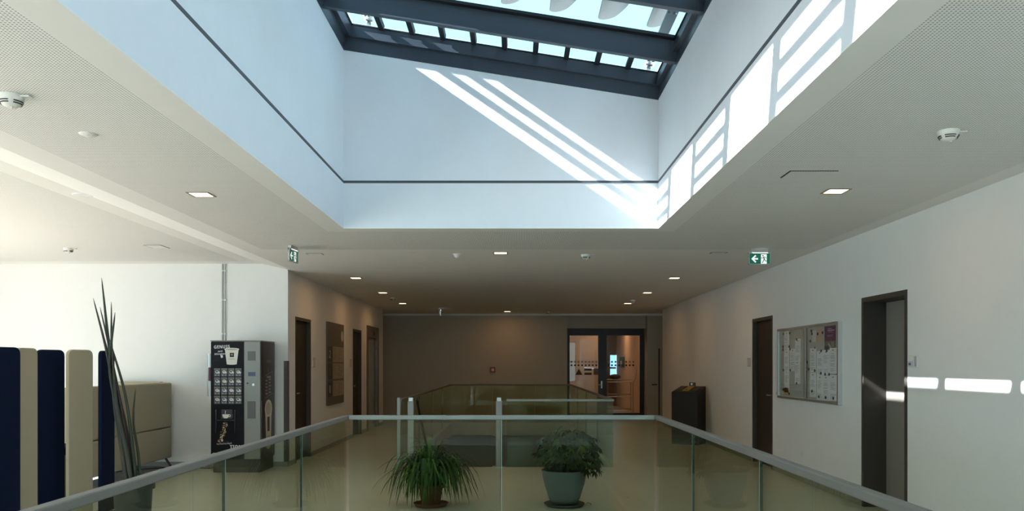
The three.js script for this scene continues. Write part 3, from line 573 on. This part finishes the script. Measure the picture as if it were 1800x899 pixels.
// ---------------------------------------------------------------- lounge: screen boards, sofa, stool
{
  const at = (px, D) => [(px - 906) * D / FOCAL, D];
  const boards = [[-16, 32, 6.55, 'navyFabric', 'navy rounded screen board standing in front of a beige board', 1.64], [28, 62, 6.90, 'beigeFabric', 'beige rounded screen board half behind the first navy board', 1.64], [65, 110.5, 7.35, 'navyFabric', 'navy rounded screen board between two beige boards', 1.633], [119, 160, 7.45, 'beigeFabric', 'beige rounded screen board between two navy boards', 1.635], [176, 198, 7.95, 'navyFabric', 'navy rounded screen board directly behind the tall spiky plant', 1.633]];
  for (const [p0, p1, D0, m, label, H] of boards) {
    const [ax, ad] = at(p0, D0); let bd = D0, L = 0, bx;
    const want = Math.max(0.27, (p1 - p0) * D0 / FOCAL + 0.005);
    while (L < want && bd < D0 + 0.5) { bd += 0.002; bx = at(p1, bd)[0]; L = Math.hypot(bx - ax, bd - ad); }
    const t = thing('screen_board', label, 'screen board', [(ax + bx) / 2, 0, (ad + bd) / 2], Math.atan2(bd - ad, bx - ax), 'upright screen boards in the lounge');
    const s = new THREE.Shape(), w = L / 2, r = 0.055, y0 = 0.06;
    s.moveTo(-w, y0); s.lineTo(w, y0); s.lineTo(w, H - r); s.quadraticCurveTo(w, H, w - r, H); s.lineTo(-w + r, H); s.quadraticCurveTo(-w, H, -w, H - r); s.closePath();
    mesh('panel', metreUV(new THREE.ExtrudeGeometry(s, { depth: 0.026, bevelEnabled: true, bevelSize: 0.006, bevelThickness: 0.006, bevelSegments: 2, curveSegments: 6 }).translate(0, 0, -0.013)), M[m], t);
    mesh('foot', rb(-0.06, 0.06, 0, 0.06, -0.11, 0.11, 0.01), M.black, t);
  }
  const so = thing('lounge_sofa', 'high-backed beige upholstered sofa standing against the white wall', 'sofa', [-5.1, 0.006, 10.6]);
  const pad = (n, x0, x1, y0, y1, z0, z1, m) => mesh(n, metreUV(rb(x0, x1, y0, y1, z0, z1, 0.02, 3)), m, so);
  pad('back_panel', -0.06, 0.06, 0.585, 1.235, -1.42, 1.35, M.beigeFabric);
  pad('lower_panel', -0.06, 0.06, 0.14, 0.578, -1.42, 1.35, M.beigeFabric);
  pad('side_panel', -0.80, -0.06, 0.14, 1.25, -1.42, -1.30, M.beigeFabric);
  pad('side_panel', -0.80, -0.06, 0.14, 1.235, 1.23, 1.35, M.beigeFabric);
  pad('seat_cushion', -0.78, -0.06, 0.26, 0.45, -1.29, 1.22, M.navyFabric);
  for (const [x, z, dx] of [[-0.02, -1.36, 0.10], [-0.02, 1.25, 0.10], [-0.74, -1.36, -0.10], [-0.74, 1.25, -0.10]]) mesh('leg', merge([bar([x, 0.15, z], [x + dx, 0.0, z], 0.016, 10)]), M.frameBrown, so);
  const st = thing('bench_seat', 'low bench with navy cushion glimpsed between the screen boards', 'bench', [-4.98, 0.006, 8.5]);
  mesh('cushion', rb(-0.25, 0.33, 0.56, 0.64, -0.45, 0.4, 0.02), M.navyFabric, st);
  mesh('base', rb(-0.22, 0.30, 0, 0.56, -0.42, 0.37, 0.015), std(lin(0.16, 0.12, 0.08), 0.7), st);
}

// ---------------------------------------------------------------- plants
function ribbon(pts, widths, fold = 0.25) {          // a leaf blade along points, folded along its midrib
  const pos = [], idx = [], n = pts.length, up = new THREE.Vector3(0, 1, 0);
  for (let i = 0; i < n; i++) {
    const t = new THREE.Vector3().subVectors(pts[Math.min(n - 1, i + 1)], pts[Math.max(0, i - 1)]).normalize();
    const side = new THREE.Vector3().crossVectors(t, up); if (side.lengthSq() < 1e-4) side.set(1, 0, 0); side.normalize();
    const nor = new THREE.Vector3().crossVectors(side, t), w = widths[i];
    const l = pts[i].clone().addScaledVector(side, -w).addScaledVector(nor, w * fold), r = pts[i].clone().addScaledVector(side, w).addScaledVector(nor, w * fold);
    pos.push(...l.toArray(), ...pts[i].toArray(), ...r.toArray());
    if (i) { const a = 3 * (i - 1), b = 3 * i; idx.push(a, a + 1, b, a + 1, b + 1, b, a + 1, a + 2, b + 1, a + 2, b + 2, b + 1); }
  }
  const g = new THREE.BufferGeometry(); g.setAttribute('position', new THREE.Float32BufferAttribute(pos, 3)); g.setIndex(idx); g.computeVertexNormals(); return g;
}
const leafMat = (r, g, b, rough = 0.6) => new THREE.MeshPhysicalMaterial({ color: lin(r, g, b), roughness: rough, specularIntensity: 0.5, side: THREE.DoubleSide });
{                                                    // spider plant
  const p = thing('spider_plant', 'wide spider plant with arching strap leaves in a terracotta pot', 'potted plant', [-0.90, 0, 8.72]);
  mesh('pot', new THREE.LatheGeometry([[0, 0.02], [0.10, 0.02], [0.125, 0.19], [0.14, 0.19], [0.14, 0.23], [0.122, 0.23], [0.118, 0.19], [0, 0.19]].map((q) => new THREE.Vector2(...q)), 36), M.terracotta, p);
  mesh('saucer', new THREE.LatheGeometry([[0, 0], [0.16, 0], [0.185, 0.035], [0.175, 0.035], [0.155, 0.014], [0, 0.014]].map((q) => new THREE.Vector2(...q)), 36), M.terracotta, p);
  mesh('soil', cyl(0.116, 0.02, 24).translate(0, 0.198, 0), M.soil, p);
  const mats = [leafMat(0.05, 0.12, 0.02), leafMat(0.03, 0.075, 0.02), leafMat(0.09, 0.17, 0.02), leafMat(0.022, 0.058, 0.024)];
  for (let k = 0; k < 295; k++) {
    const a = rnd() * Math.PI * 2, high = k < 45, out = k % 3 === 0, r0 = rr(0, 0.10), n = 12, pts = [], ws = [], W = rr(0.012, 0.020), bend = rr(-0.3, 0.3);
    const reach = high ? rr(0.08, 0.26) : out ? rr(0.38, 0.55) : rr(0.20, 0.42), top = high ? rr(0.42, 0.72) : rr(0.36, 0.58), end = high ? top - rr(-0.03, 0.08) : out ? rr(0.05, 0.40) : rr(0.015, 0.22);
    for (let i = 0; i < n; i++) {
      const t = i / (n - 1), aa = a + bend * t * t, rad = r0 + reach * Math.pow(t, high ? 1 : 0.75) * (1.06 - 0.06 * t), rise = Math.sin(Math.min(1, t / 0.42) * Math.PI / 2), fall = Math.max(0, (t - 0.38) / 0.62);
      const y = 0.21 + (top - 0.21) * rise - (top - end) * Math.pow(fall, 1.7);
      pts.push(new THREE.Vector3(Math.cos(aa) * rad, Math.max(0.012, y), Math.sin(aa) * rad * 0.9)); ws.push(W * (t < 0.1 ? 0.7 : Math.max(0.05, Math.pow(1 - t, 0.5))));
    }
    mesh('leaf', ribbon(pts, ws), mats[k % 4], p);
  }
}
{                                                    // bushy plant in blue-grey pot
  const p = thing('bushy_plant', 'dense dark green leafy plant in a large blue grey tapered pot', 'potted plant', [0.52, 0, 8.72]);
  const potM = std(lin(0.15, 0.18, 0.20), 0.6);
  mesh('pot', new THREE.LatheGeometry([[0, 0.03], [0.135, 0.03], [0.165, 0.08], [0.215, 0.24], [0.24, 0.37], [0.243, 0.385], [0.228, 0.385], [0.222, 0.34], [0, 0.34]].map((q) => new THREE.Vector2(...q)), 44), potM, p);
  mesh('saucer', new THREE.LatheGeometry([[0, 0], [0.19, 0], [0.218, 0.03], [0.208, 0.034], [0.185, 0.016], [0, 0.016]].map((q) => new THREE.Vector2(...q)), 40), std(lin(0.06, 0.07, 0.08), 0.6), p);
  mesh('soil', cyl(0.22, 0.02, 24).translate(0, 0.345, 0), M.soil, p);
  const stemM = std(lin(0.06, 0.06, 0.03), 0.8);
  for (let k = 0; k < 9; k++) { const a = k * 0.7; mesh('stem', tube([[0.05 * Math.cos(a), 0.35, 0.05 * Math.sin(a)], [0.10 * Math.cos(a), 0.52, 0.10 * Math.sin(a)], [0.2 * Math.cos(a + 0.3), 0.66, 0.2 * Math.sin(a + 0.3)]], 0.006, 8, 5), stemM, p); }
  // palmate leaf: five pointed leaflets round the stalk, drooping a little
  const makeLeaf = (len) => { const l = []; for (const [a, f] of [[0, 1], [0.6, 0.9], [-0.6, 0.9], [1.25, 0.66], [-1.25, 0.66]]) { const pts = [], ws = [], n = 5; for (let i = 0; i < n; i++) { const t = i / (n - 1), r = len * f * t; pts.push(new THREE.Vector3(Math.sin(a) * r, -0.32 * len * t * t, Math.cos(a) * r)); ws.push(len * 0.17 * f * [0.15, 0.8, 1, 0.62, 0.02][i]); } l.push(ribbon(pts, ws, 0.15)); } return mergeGeometries(l); };
  const shapes = [makeLeaf(0.075), makeLeaf(0.09), makeLeaf(0.105)];
  const mats = [leafMat(0.020, 0.048, 0.016), leafMat(0.014, 0.034, 0.013), leafMat(0.045, 0.085, 0.012), leafMat(0.011, 0.026, 0.012)];
  for (let k = 0; k < 290; k++) {
    const u = (k + 0.5) / 290, el = Math.asin(1 - u * 1.32), az = k * 2.399963;
    const s = rr(0.78, 1.03), R = new THREE.Vector3(0.335, 0.27, 0.30).multiplyScalar(s);
    const P = new THREE.Vector3(Math.cos(el) * Math.cos(az) * R.x + 0.045, 0.555 + Math.sin(el) * R.y + (el > 0.2 ? rr(-0.02, 0.03) : 0), Math.cos(el) * Math.sin(az) * R.z);
    if (P.x > 0.16 && P.y < 0.6) P.y -= rr(0, 0.13);
    const out = new THREE.Vector3(Math.cos(el) * Math.cos(az), 0.1 - 0.9 * Math.max(0, 0.7 - el) * 0.5, Math.cos(el) * Math.sin(az)).normalize();
    const m = mesh('leaf', shapes[k % 3], k % 23 === 0 ? mats[2] : mats[(k * 7) % 4], p);
    m.position.copy(P);
    const nrm = new THREE.Vector3(rr(-0.5, 0.5), 1, rr(-0.5, 0.5)).addScaledVector(out, 0.6).normalize();
    const zAx = out.clone().addScaledVector(nrm, -out.dot(nrm)).normalize(), xAx = new THREE.Vector3().crossVectors(nrm, zAx);
    m.quaternion.setFromRotationMatrix(new THREE.Matrix4().makeBasis(xAx, nrm, zAx)); m.rotateY(rr(-0.5, 0.5));
  }
}
{                                                    // tall cylindrical snake plant
  const px = (x, y) => new THREE.Vector3((x - 234) / 192, 1.5 - (y - 642) / 192, 0);
  const p = thing('spiky_plant', 'tall plant of slender round spikes in a dark pot behind the handrail', 'potted plant', [-3.50, 0, 7.5]);
  const potM = std(lin(0.035, 0.042, 0.042), 0.5);
  mesh('pot', new THREE.LatheGeometry([[0, 0], [0.145, 0], [0.165, 0.36], [0.187, 0.365], [0.187, 0.415], [0.172, 0.415], [0.165, 0.36], [0, 0.36]].map((q) => new THREE.Vector2(...q)), 40), potM, p);
  mesh('soil', cyl(0.163, 0.02, 24).translate(0, 0.362, 0), M.soil, p);
  const mats = [std(lin(0.020, 0.030, 0.012), 0.5), std(lin(0.026, 0.026, 0.016), 0.5), std(lin(0.030, 0.018, 0.020), 0.5)];
  // [base x, base depth, mid px, tip px, radius]
  const spikes = [[0.0, 0.0, [196, 640], [178.5, 489], 0.019], [-0.03, 0.03, [190, 620], [166, 525], 0.017], [0.01, -0.03, [196, 640], [193.5, 531], 0.016], [0.02, 0.05, [197, 650], [205.5, 550], 0.02], [-0.02, -0.05, [190, 640], [173, 570], 0.017], [0.03, 0.02, [191, 600], [177, 540], 0.015],
    [0.05, 0.04, [222, 690], [190, 582], 0.016], [-0.05, 0.02, [205, 730], [193, 600], 0.018], [-0.07, 0.0, [208, 760], [196, 625], 0.016], [0.06, -0.02, [233, 740], [237, 682], 0.013], [0.03, 0.07, [212, 720], [201, 610], 0.02], [0.0, -0.07, [203, 700], [188, 610], 0.02]];
  spikes.forEach(([bx, bz, mid, tip, r], k) => {
    const a = new THREE.Vector3(bx, 0.36, bz), b = px(...mid), c = px(...tip); b.z = bz * 0.8; c.z = bz * 0.7;
    const curve = new THREE.CatmullRomCurve3([a, a.clone().lerp(b, 0.5).add(new THREE.Vector3(0.012, 0, 0)), b, c]), g = new THREE.TubeGeometry(curve, 28, 1, 9);
    const P = g.attributes.position;
    for (let i = 0; i <= 28; i++) { const t = i / 28, o = curve.getPointAt(t), w = r * 1.12 * (t < 0.1 ? 0.85 : 1) * Math.max(0.08, Math.pow(1 - t, 0.38)); for (let j = 0; j <= 9; j++) { const q = i * 10 + j; P.setXYZ(q, o.x + (P.getX(q) - o.x) * w, o.y + (P.getY(q) - o.y) * w, o.z + (P.getZ(q) - o.z) * w); } }
    g.computeVertexNormals(); mesh('spike', g, mats[k % 3], p);
  });
}
{                                                    // dry leaf lying beside the pot
  const m = mesh('fallen_leaf', ribbon([[-0.03, 0.012, 0], [-0.01, 0.03, 0.005], [0.01, 0.026, 0], [0.03, 0.008, -0.01]].map((q) => new THREE.Vector3(...q)), [0.004, 0.018, 0.016, 0.003]), leafMat(0.12, 0.07, 0.03, 0.8), scene);
  m.position.set(0.78, 0, -8.72); tag(m, 'curled dry leaf lying on the floor beside the blue grey pot', 'leaf');
}

// ---------------------------------------------------------------- noticeboard on the right wall with sheets and magnets
{
  const D0 = 9.22, D1 = 11.37, W = D1 - D0, y0 = 1.046, H = 0.947, dep = 0.05;
  const turn = -Math.PI / 2, pos = [RIGHT, y0, (D0 + D1) / 2];
  const t = thing('noticeboard', 'aluminium framed glass noticeboard full of sheets on the right wall', 'noticeboard', pos, turn);
  const w = W / 2, f = 0.03;
  mesh('frame', merge([lb(-w, w, 0, f, 0, dep), lb(-w, w, H - f, H, 0, dep), lb(-w, -w + f, f, H - f, 0, dep), lb(w - f, w, f, H - f, 0, dep)]), M.alu, t);
  mesh('back_plate', lb(-w + f, w - f, f, H - f, 0, 0.012), std(lin(0.46, 0.45, 0.39), 0.6), t);
  mesh('sliding_pane', lb(-w + f, 0.01, f, H - f, 0.035, 0.039), M.windowPane, t); mesh('sliding_pane', lb(-0.02, w - f, f, H - f, 0.042, 0.046), M.windowPane, t);
  mesh('pane_rail', lb(-0.025, 0.012, f, H - f, 0.034, 0.047), M.steelBrushed, t);
  mesh('lock', cyl(0.012, 0.02, 14).rotateX(Math.PI / 2).translate(-w + 0.015, 0.06, dep + 0.006), M.steel, t);
  // print of text lines for the sheets
  const sheetTex = [0, 1, 2].map((k) => canvasTex(128, 180, (g, ww, hh) => { g.fillStyle = '#eceae6'; g.fillRect(0, 0, ww, hh); g.fillStyle = '#8f8f96'; let s = 11 + k * 5; const q = () => { s = (s * 16807) % 2147483647; return s / 2147483647; }; g.fillStyle = '#66666e'; g.fillRect(46, 12, 30, 6); g.fillStyle = '#9a9aa0'; for (let y = 30; y < 168; y += 7 + k) if (q() > 0.18) g.fillRect(16, y, 50 + q() * 46, 2.4); }));
  const sheetM = sheetTex.map((x) => std(0xffffff, 0.85, { map: x })), side = std(lin(0.8, 0.8, 0.78), 0.9);
  const board = (x, y, ww, hh, m, name, label, cat, group, z = 0.0135) => {
    const o = thing(name, label, cat, [RIGHT - z, y0 + y, (D0 + D1) / 2 - x], turn, group);
    mesh('paper', new THREE.BoxGeometry(ww, hh, 0.0015), [side, side, side, side, m, side], o);
  };
  // positions measured on the board: u to the viewer's right (metres from the middle), v up
  const sx = (f) => -w + (11.37 - FOCAL * RIGHT / (467.6 + f * 100.8)), sy = (v) => v * H, A4 = [0.21, 0.297];
  const LP_ = 'white printed sheet behind the left sliding pane of the noticeboard', UP_ = 'white printed sheet in the upper row behind the right noticeboard pane', LO_ = 'white printed sheet in the lower row behind the right noticeboard pane';
  const sheets = [[0.11, 0.86, LP_], [0.11, 0.53, LP_], [0.11, 0.24, LP_], [0.215, 0.55, LP_], [0.305, 0.68, LP_], [0.30, 0.38, LP_], [0.57, 0.54, UP_], [0.695, 0.50, UP_], [0.80, 0.51, UP_], [0.925, 0.53, UP_], [0.57, 0.22, LO_], [0.695, 0.19, LO_], [0.80, 0.19, LO_], [0.925, 0.20, LO_]];
  sheets.forEach(([u, v, lab], k) => board(sx(u), sy(Math.min(0.80, v)), A4[0], A4[1], sheetM[k % 3], 'notice_sheet', lab, 'sheet', lab === LP_ ? 'sheets behind the left noticeboard pane' : lab === UP_ ? 'upper sheets behind the right noticeboard pane' : 'lower sheets behind the right noticeboard pane', 0.0135 + (k % 2) * 0.0016));
  board(sx(0.10), sy(0.10), 0.20, 0.10, std(lin(0.55, 0.36, 0.18), 0.8), 'notice_card', 'small tan card in the lower corner of the noticeboard', 'card');
  board(sx(0.59), sy(0.85), 0.12, 0.14, std(lin(0.66, 0.62, 0.55), 0.8), 'notice_card', 'small pale card with dark magnets at the top of the noticeboard', 'card');
  board(sx(0.68), sy(0.85), 0.16, 0.16, std(lin(0.62, 0.38, 0.26), 0.8), 'notice_card', 'small salmon coloured card beside the purple poster', 'card');
  const poster = canvasTex(256, 512, (g, ww, hh) => { g.fillStyle = '#5d2350'; g.fillRect(0, 0, ww, 250); g.fillStyle = '#c9b3c4'; g.fillRect(70, 40, 90, 12); g.fillRect(70, 66, 150, 16); g.fillRect(90, 96, 100, 5); g.fillRect(60, 150, 130, 5); g.fillRect(60, 170, 110, 5);
    g.fillStyle = '#6b6a60'; g.fillRect(0, 250, ww, 262); g.fillStyle = '#33322e'; g.fillRect(0, 330, 90, 182); g.strokeStyle = '#b6b4ac'; g.lineWidth = 26; g.beginPath(); g.moveTo(90, 290); g.lineTo(150, 380); g.lineTo(250, 470); g.stroke(); g.fillStyle = '#8a8880'; g.fillRect(150, 260, 60, 90); });
  board(sx(0.87), sy(0.77), 0.35, 0.36, std(0xffffff, 0.5, { map: poster }), 'event_poster', 'purple headed poster with grey photo in the upper corner of the noticeboard', 'poster', undefined, 0.0128);
  board(sx(0.975), sy(0.43), 0.028, 0.30, std(lin(0.16, 0.03, 0.12), 0.7), 'poster_strip', 'narrow purple paper strip at the noticeboard edge below the poster', 'paper', undefined, 0.0129);
  // magnets
  const mg = cyl(0.017, 0.008, 14).rotateZ(Math.PI / 2), mm = { n: std(lin(0.02, 0.022, 0.10), 0.35), k: std(lin(0.02, 0.018, 0.022), 0.35), r: std(lin(0.13, 0.025, 0.02), 0.35), o: std(lin(0.5, 0.16, 0.03), 0.35) };
  const names = { n: 'dark blue', k: 'black', r: 'dark red', o: 'orange' };
  const mags = [[0.06, 0.955, 'r'], [0.17, 0.955, 'k'], [0.05, 0.76, 'k'], [0.16, 0.755, 'k'], [0.05, 0.71, 'k'], [0.175, 0.715, 'n'], [0.29, 0.85, 'r'], [0.06, 0.40, 'k'], [0.18, 0.40, 'n'], [0.29, 0.21, 'n'], [0.055, 0.10, 'n'], [0.16, 0.045, 'r'], [0.44, 0.04, 'k'], [0.475, 0.52, 'n'], [0.55, 0.95, 'k'], [0.56, 0.91, 'k'], [0.53, 0.81, 'k'], [0.66, 0.90, 'n'], [0.745, 0.91, 'n'], [0.61, 0.715, 'o'], [0.72, 0.665, 'n'], [0.82, 0.665, 'n'], [0.505, 0.42, 'n'], [0.61, 0.40, 'k'], [0.715, 0.365, 'n'], [0.79, 0.355, 'n'], [0.86, 0.355, 'n'], [0.56, 0.115, 'n'], [0.68, 0.045, 'n'], [0.80, 0.045, 'n'], [0.935, 0.045, 'n'], [0.14, 0.11, 'o']];
  for (const [u, v, c] of mags) { const o = mesh('magnet', mg, mm[c], scene); o.position.set(RIGHT - 0.021, y0 + sy(0.03 + v * 0.94), -(D0 + D1) / 2 + sx(u)); tag(o, 'round ' + names[c] + ' magnet holding papers in the noticeboard', 'magnet', names[c] + ' magnets in the noticeboard'); }
}
// ---------------------------------------------------------------- small fittings on the walls
{
  const t = thing('intercom_panel', 'small grey white switch panel beside the deep set door', 'switch panel', [RIGHT, 1.475, 7.56], -Math.PI / 2);
  mesh('plate', rb(-0.09, 0.09, 0, 0.115, 0, 0.018, 0.004), M.whitePlastic, t);
  mesh('upper_button', lb(-0.075, 0.03, 0.066, 0.105, 0.018, 0.026), M.white, t); mesh('lower_button', lb(-0.075, 0.03, 0.012, 0.058, 0.018, 0.026), std(lin(0.55, 0.58, 0.62), 0.4), t);
  mesh('indicator', lb(-0.05, -0.01, 0.022, 0.044, 0.026, 0.028), std(lin(0.06, 0.09, 0.22), 0.4), t); mesh('side_strip', lb(0.045, 0.08, 0.012, 0.105, 0.018, 0.022), std(lin(0.42, 0.42, 0.45), 0.4), t);
  const plate = (x, turn, D, y, w, h, label) => { const o = thing('door_plate', label, 'sign plate', [x, y, D], turn); mesh('plate', rb(-w / 2, w / 2, 0, h, 0, 0.014, 0.003), std(lin(0.52, 0.50, 0.45), 0.4, { metalness: 0.3 }), o); mesh('insert', lb(-w / 2 + 0.015, w / 2 - 0.015, 0.02, h - 0.02, 0.014, 0.016), std(lin(0.62, 0.60, 0.54), 0.5), o); };
  plate(RIGHT, -Math.PI / 2, 12.88, 1.47, 0.16, 0.14, 'small metal door plate beside the door next to the noticeboard');
  plate(LEFT, Math.PI / 2, 13.62, 1.46, 0.16, 0.16, 'small metal door plate between the first dark door and directory sign');
  plate(LEFT, Math.PI / 2, 16.70, 1.46, 0.16, 0.16, 'small metal door plate between the directory sign and second dark door');
  const s = thing('wall_socket', 'small white wall socket low under the noticeboard', 'socket', [RIGHT, 0.31, 10.5], -Math.PI / 2);
  mesh('plate', rb(-0.04, 0.04, 0, 0.08, 0, 0.01, 0.003), M.white, s); mesh('socket_well', cyl(0.02, 0.012, 18).rotateX(Math.PI / 2).translate(0, 0.04, 0.006), M.whitePlastic, s);
  const a = thing('fire_alarm', 'small red fire alarm button with white square on the end wall', 'fire alarm', [-0.615, 1.30, BACK], 0);
  mesh('box', rb(-0.07, 0.07, 0, 0.14, 0, 0.04, 0.005), std(lin(0.30, 0.02, 0.015), 0.45), a); mesh('button_field', lb(-0.035, 0.035, 0.035, 0.105, 0.04, 0.045), std(lin(0.7, 0.66, 0.6), 0.5), a);
  const b = thing('wall_bar', 'short dark pull bar on the wall panel right of the glass door', 'pull bar', [3.78, 0.95, BACK], 0);
  mesh('mount', merge([lb(-0.06, -0.04, 0, 0.03, 0, 0.04), lb(0.04, 0.06, 0, 0.03, 0, 0.04)]), M.black, b); mesh('grip', lb(-0.07, 0.07, 0, 0.03, 0.04, 0.055), M.black, b);
  tag(mesh('edge_strip', wb(3.89, 3.93, 0, 1.95, BACK - 0.012, BACK), M.frameBrown, scene), 'tall thin brown strip on the wall right of the glass door', 'strip');
}
// directory sign on the lift wall
{
  const t = thing('directory_sign', 'tall grey brown floor directory sign between two dark doors', 'sign', [LEFT, 0.775, 15.22], Math.PI / 2);
  const w = 0.69, H = 1.50;
  mesh('board', rb(-w, w, 0, H, 0, 0.03, 0.004), std(lin(0.11, 0.095, 0.075), 0.5), t);
  const dark = std(lin(0.055, 0.046, 0.038), 0.5), num = (txt, bold) => canvasTex(128, 128, (g) => { g.fillStyle = '#3a342c'; g.fillRect(0, 0, 128, 128); g.fillStyle = bold ? '#c9c2b2' : '#7d7362'; g.font = 'bold 104px sans-serif'; g.textAlign = 'center'; g.fillText(txt, 50, 102); });
  const listTex = canvasTex(256, 128, (g) => { g.fillStyle = '#9d927c'; g.fillRect(0, 0, 256, 128); g.fillStyle = '#6a6050'; for (let y = 12; y < 118; y += 11) { g.fillRect(12, y, 40 + (y * 37) % 50, 3); g.fillRect(110, y, 50 + (y * 53) % 70, 3); } });
  const listM = std(0xffffff, 0.6, { map: listTex });
  [['2', 0.78, true], ['1', 0.47, false], ['0', 0.15, true]].forEach(([c, y, b]) => {
    const f = mesh('floor_field', lb(-w + 0.01, -w + 0.36, y, y + 0.28, 0.03, 0.034), dark, t);
    mesh('floor_number', new THREE.BoxGeometry(0.24, 0.24, 0.003).translate(-w + 0.18, y + 0.14, 0.0355), std(0xffffff, 0.5, { map: num(c, b) }), f);
    mesh('name_list', new THREE.BoxGeometry(0.92, 0.28, 0.004).translate(-w + 0.87, y + 0.14, 0.032), listM, t);
  });
  mesh('emblem', new THREE.CylinderGeometry(0.10, 0.10, 0.004, 28).rotateX(Math.PI / 2).translate(w - 0.17, 1.27, 0.032), std(lin(0.48, 0.46, 0.40), 0.5), t);
}
// black stand with sloping top, collection trays and a small box
{
  const t = thing('collection_stand', 'black floor stand with sloping top against the right wall', 'stand', [3.30, 0, 15.6], -0.62);
  const w = 0.26, s = new THREE.Shape([[-0.2, 0], [0.2, 0], [0.2, 0.985], [-0.2, 1.085]].map((q) => new THREE.Vector2(...q)));
  mesh('body', metreUV(new THREE.ExtrudeGeometry(s, { depth: 2 * w - 0.02, bevelEnabled: true, bevelSize: 0.006, bevelThickness: 0.01, bevelSegments: 1 }).translate(0, 0, -w + 0.01).rotateY(-Math.PI / 2)), std(lin(0.009, 0.008, 0.007), 0.6), t);
  const sl = Math.atan(0.1 / 0.4), tray = (x, m, n) => mesh(n, new RoundedBoxGeometry(0.13, 0.02, 0.3, 2, 0.005).rotateX(sl).translate(x, 1.048, 0), m, t);
  tray(-0.16, M.shadowGap, 'dark_tray'); tray(0, std(lin(0.36, 0.22, 0.02), 0.5), 'yellow_tray'); tray(0.16, M.shadowGap, 'dark_tray');
  for (const x of [-0.16, 0, 0.16]) mesh('slot_hole', cyl(0.028, 0.006, 16).rotateX(sl).translate(x, 1.036, 0.10), M.black, t);
  const b = thing('small_box', 'small dark green box standing on the black stand', 'box', [3.40, 1.094, 15.74], -0.62);
  mesh('body', rb(-0.055, 0.055, 0, 0.07, -0.03, 0.03, 0.006), std(lin(0.03, 0.04, 0.03), 0.4), b); mesh('dial', cyl(0.02, 0.008, 16).rotateX(Math.PI / 2).translate(0, 0.038, 0.033), M.white, b);
}
// trolley and wall box in the room behind the glass door
{
  const t = thing('wire_trolley', 'pale wire trolley behind the right leaf of the glass door', 'trolley', [2.98, 0, 23.5]);
  const m = std(lin(0.50, 0.40, 0.28), 0.4, { metalness: 0.3 }), w = 0.36, d = 0.25;
  for (const x of [-w, w]) for (const z of [-d, d]) { mesh('upright', bar([x, 0.12, z], [x, 1.02, z], 0.013), m, t); mesh('castor', new THREE.TorusGeometry(0.04, 0.02, 8, 14).rotateY(Math.PI / 2).translate(x, 0.06, z), M.black, t); }
  for (const y of [0.16, 0.58, 1.0]) { const s = mesh('shelf', lb(-w, w, y, y + 0.015, -d, d), m, t); mesh('shelf_rail', merge([bar([-w, y + 0.08, d], [w, y + 0.08, d], 0.008), bar([-w, y + 0.08, -d], [w, y + 0.08, -d], 0.008)]), m, s); }
  mesh('push_bar', tube([[w, 1.0, d], [w + 0.06, 1.12, d], [w + 0.1, 1.38, d], [w + 0.1, 1.42, -d]], 0.011), m, t);
  const g = thing('folded_bundle', 'dark folded bundle lying on top of the wire trolley', 'bundle', [2.85, 1.09, 23.5]);
  mesh('cloth', new THREE.SphereGeometry(0.17, 18, 12).scale(1, 0.45, 0.9).translate(0, 0.07, 0), std(lin(0.08, 0.05, 0.04), 0.9), g);
  const e = thing('wall_box', 'green wall box on the side wall behind the glass door', 'wall box', [3.70, 1.42, 28.2], -Math.PI / 2);
  mesh('case', rb(-0.5, 0.5, 0, 0.36, 0, 0.06, 0.01), std(lin(0.02, 0.07, 0.03), 0.5), e); mesh('label_plate', lb(-0.15, 0.15, 0.1, 0.22, 0.06, 0.064), M.white, e);
}

renderer.render(scene, camera);
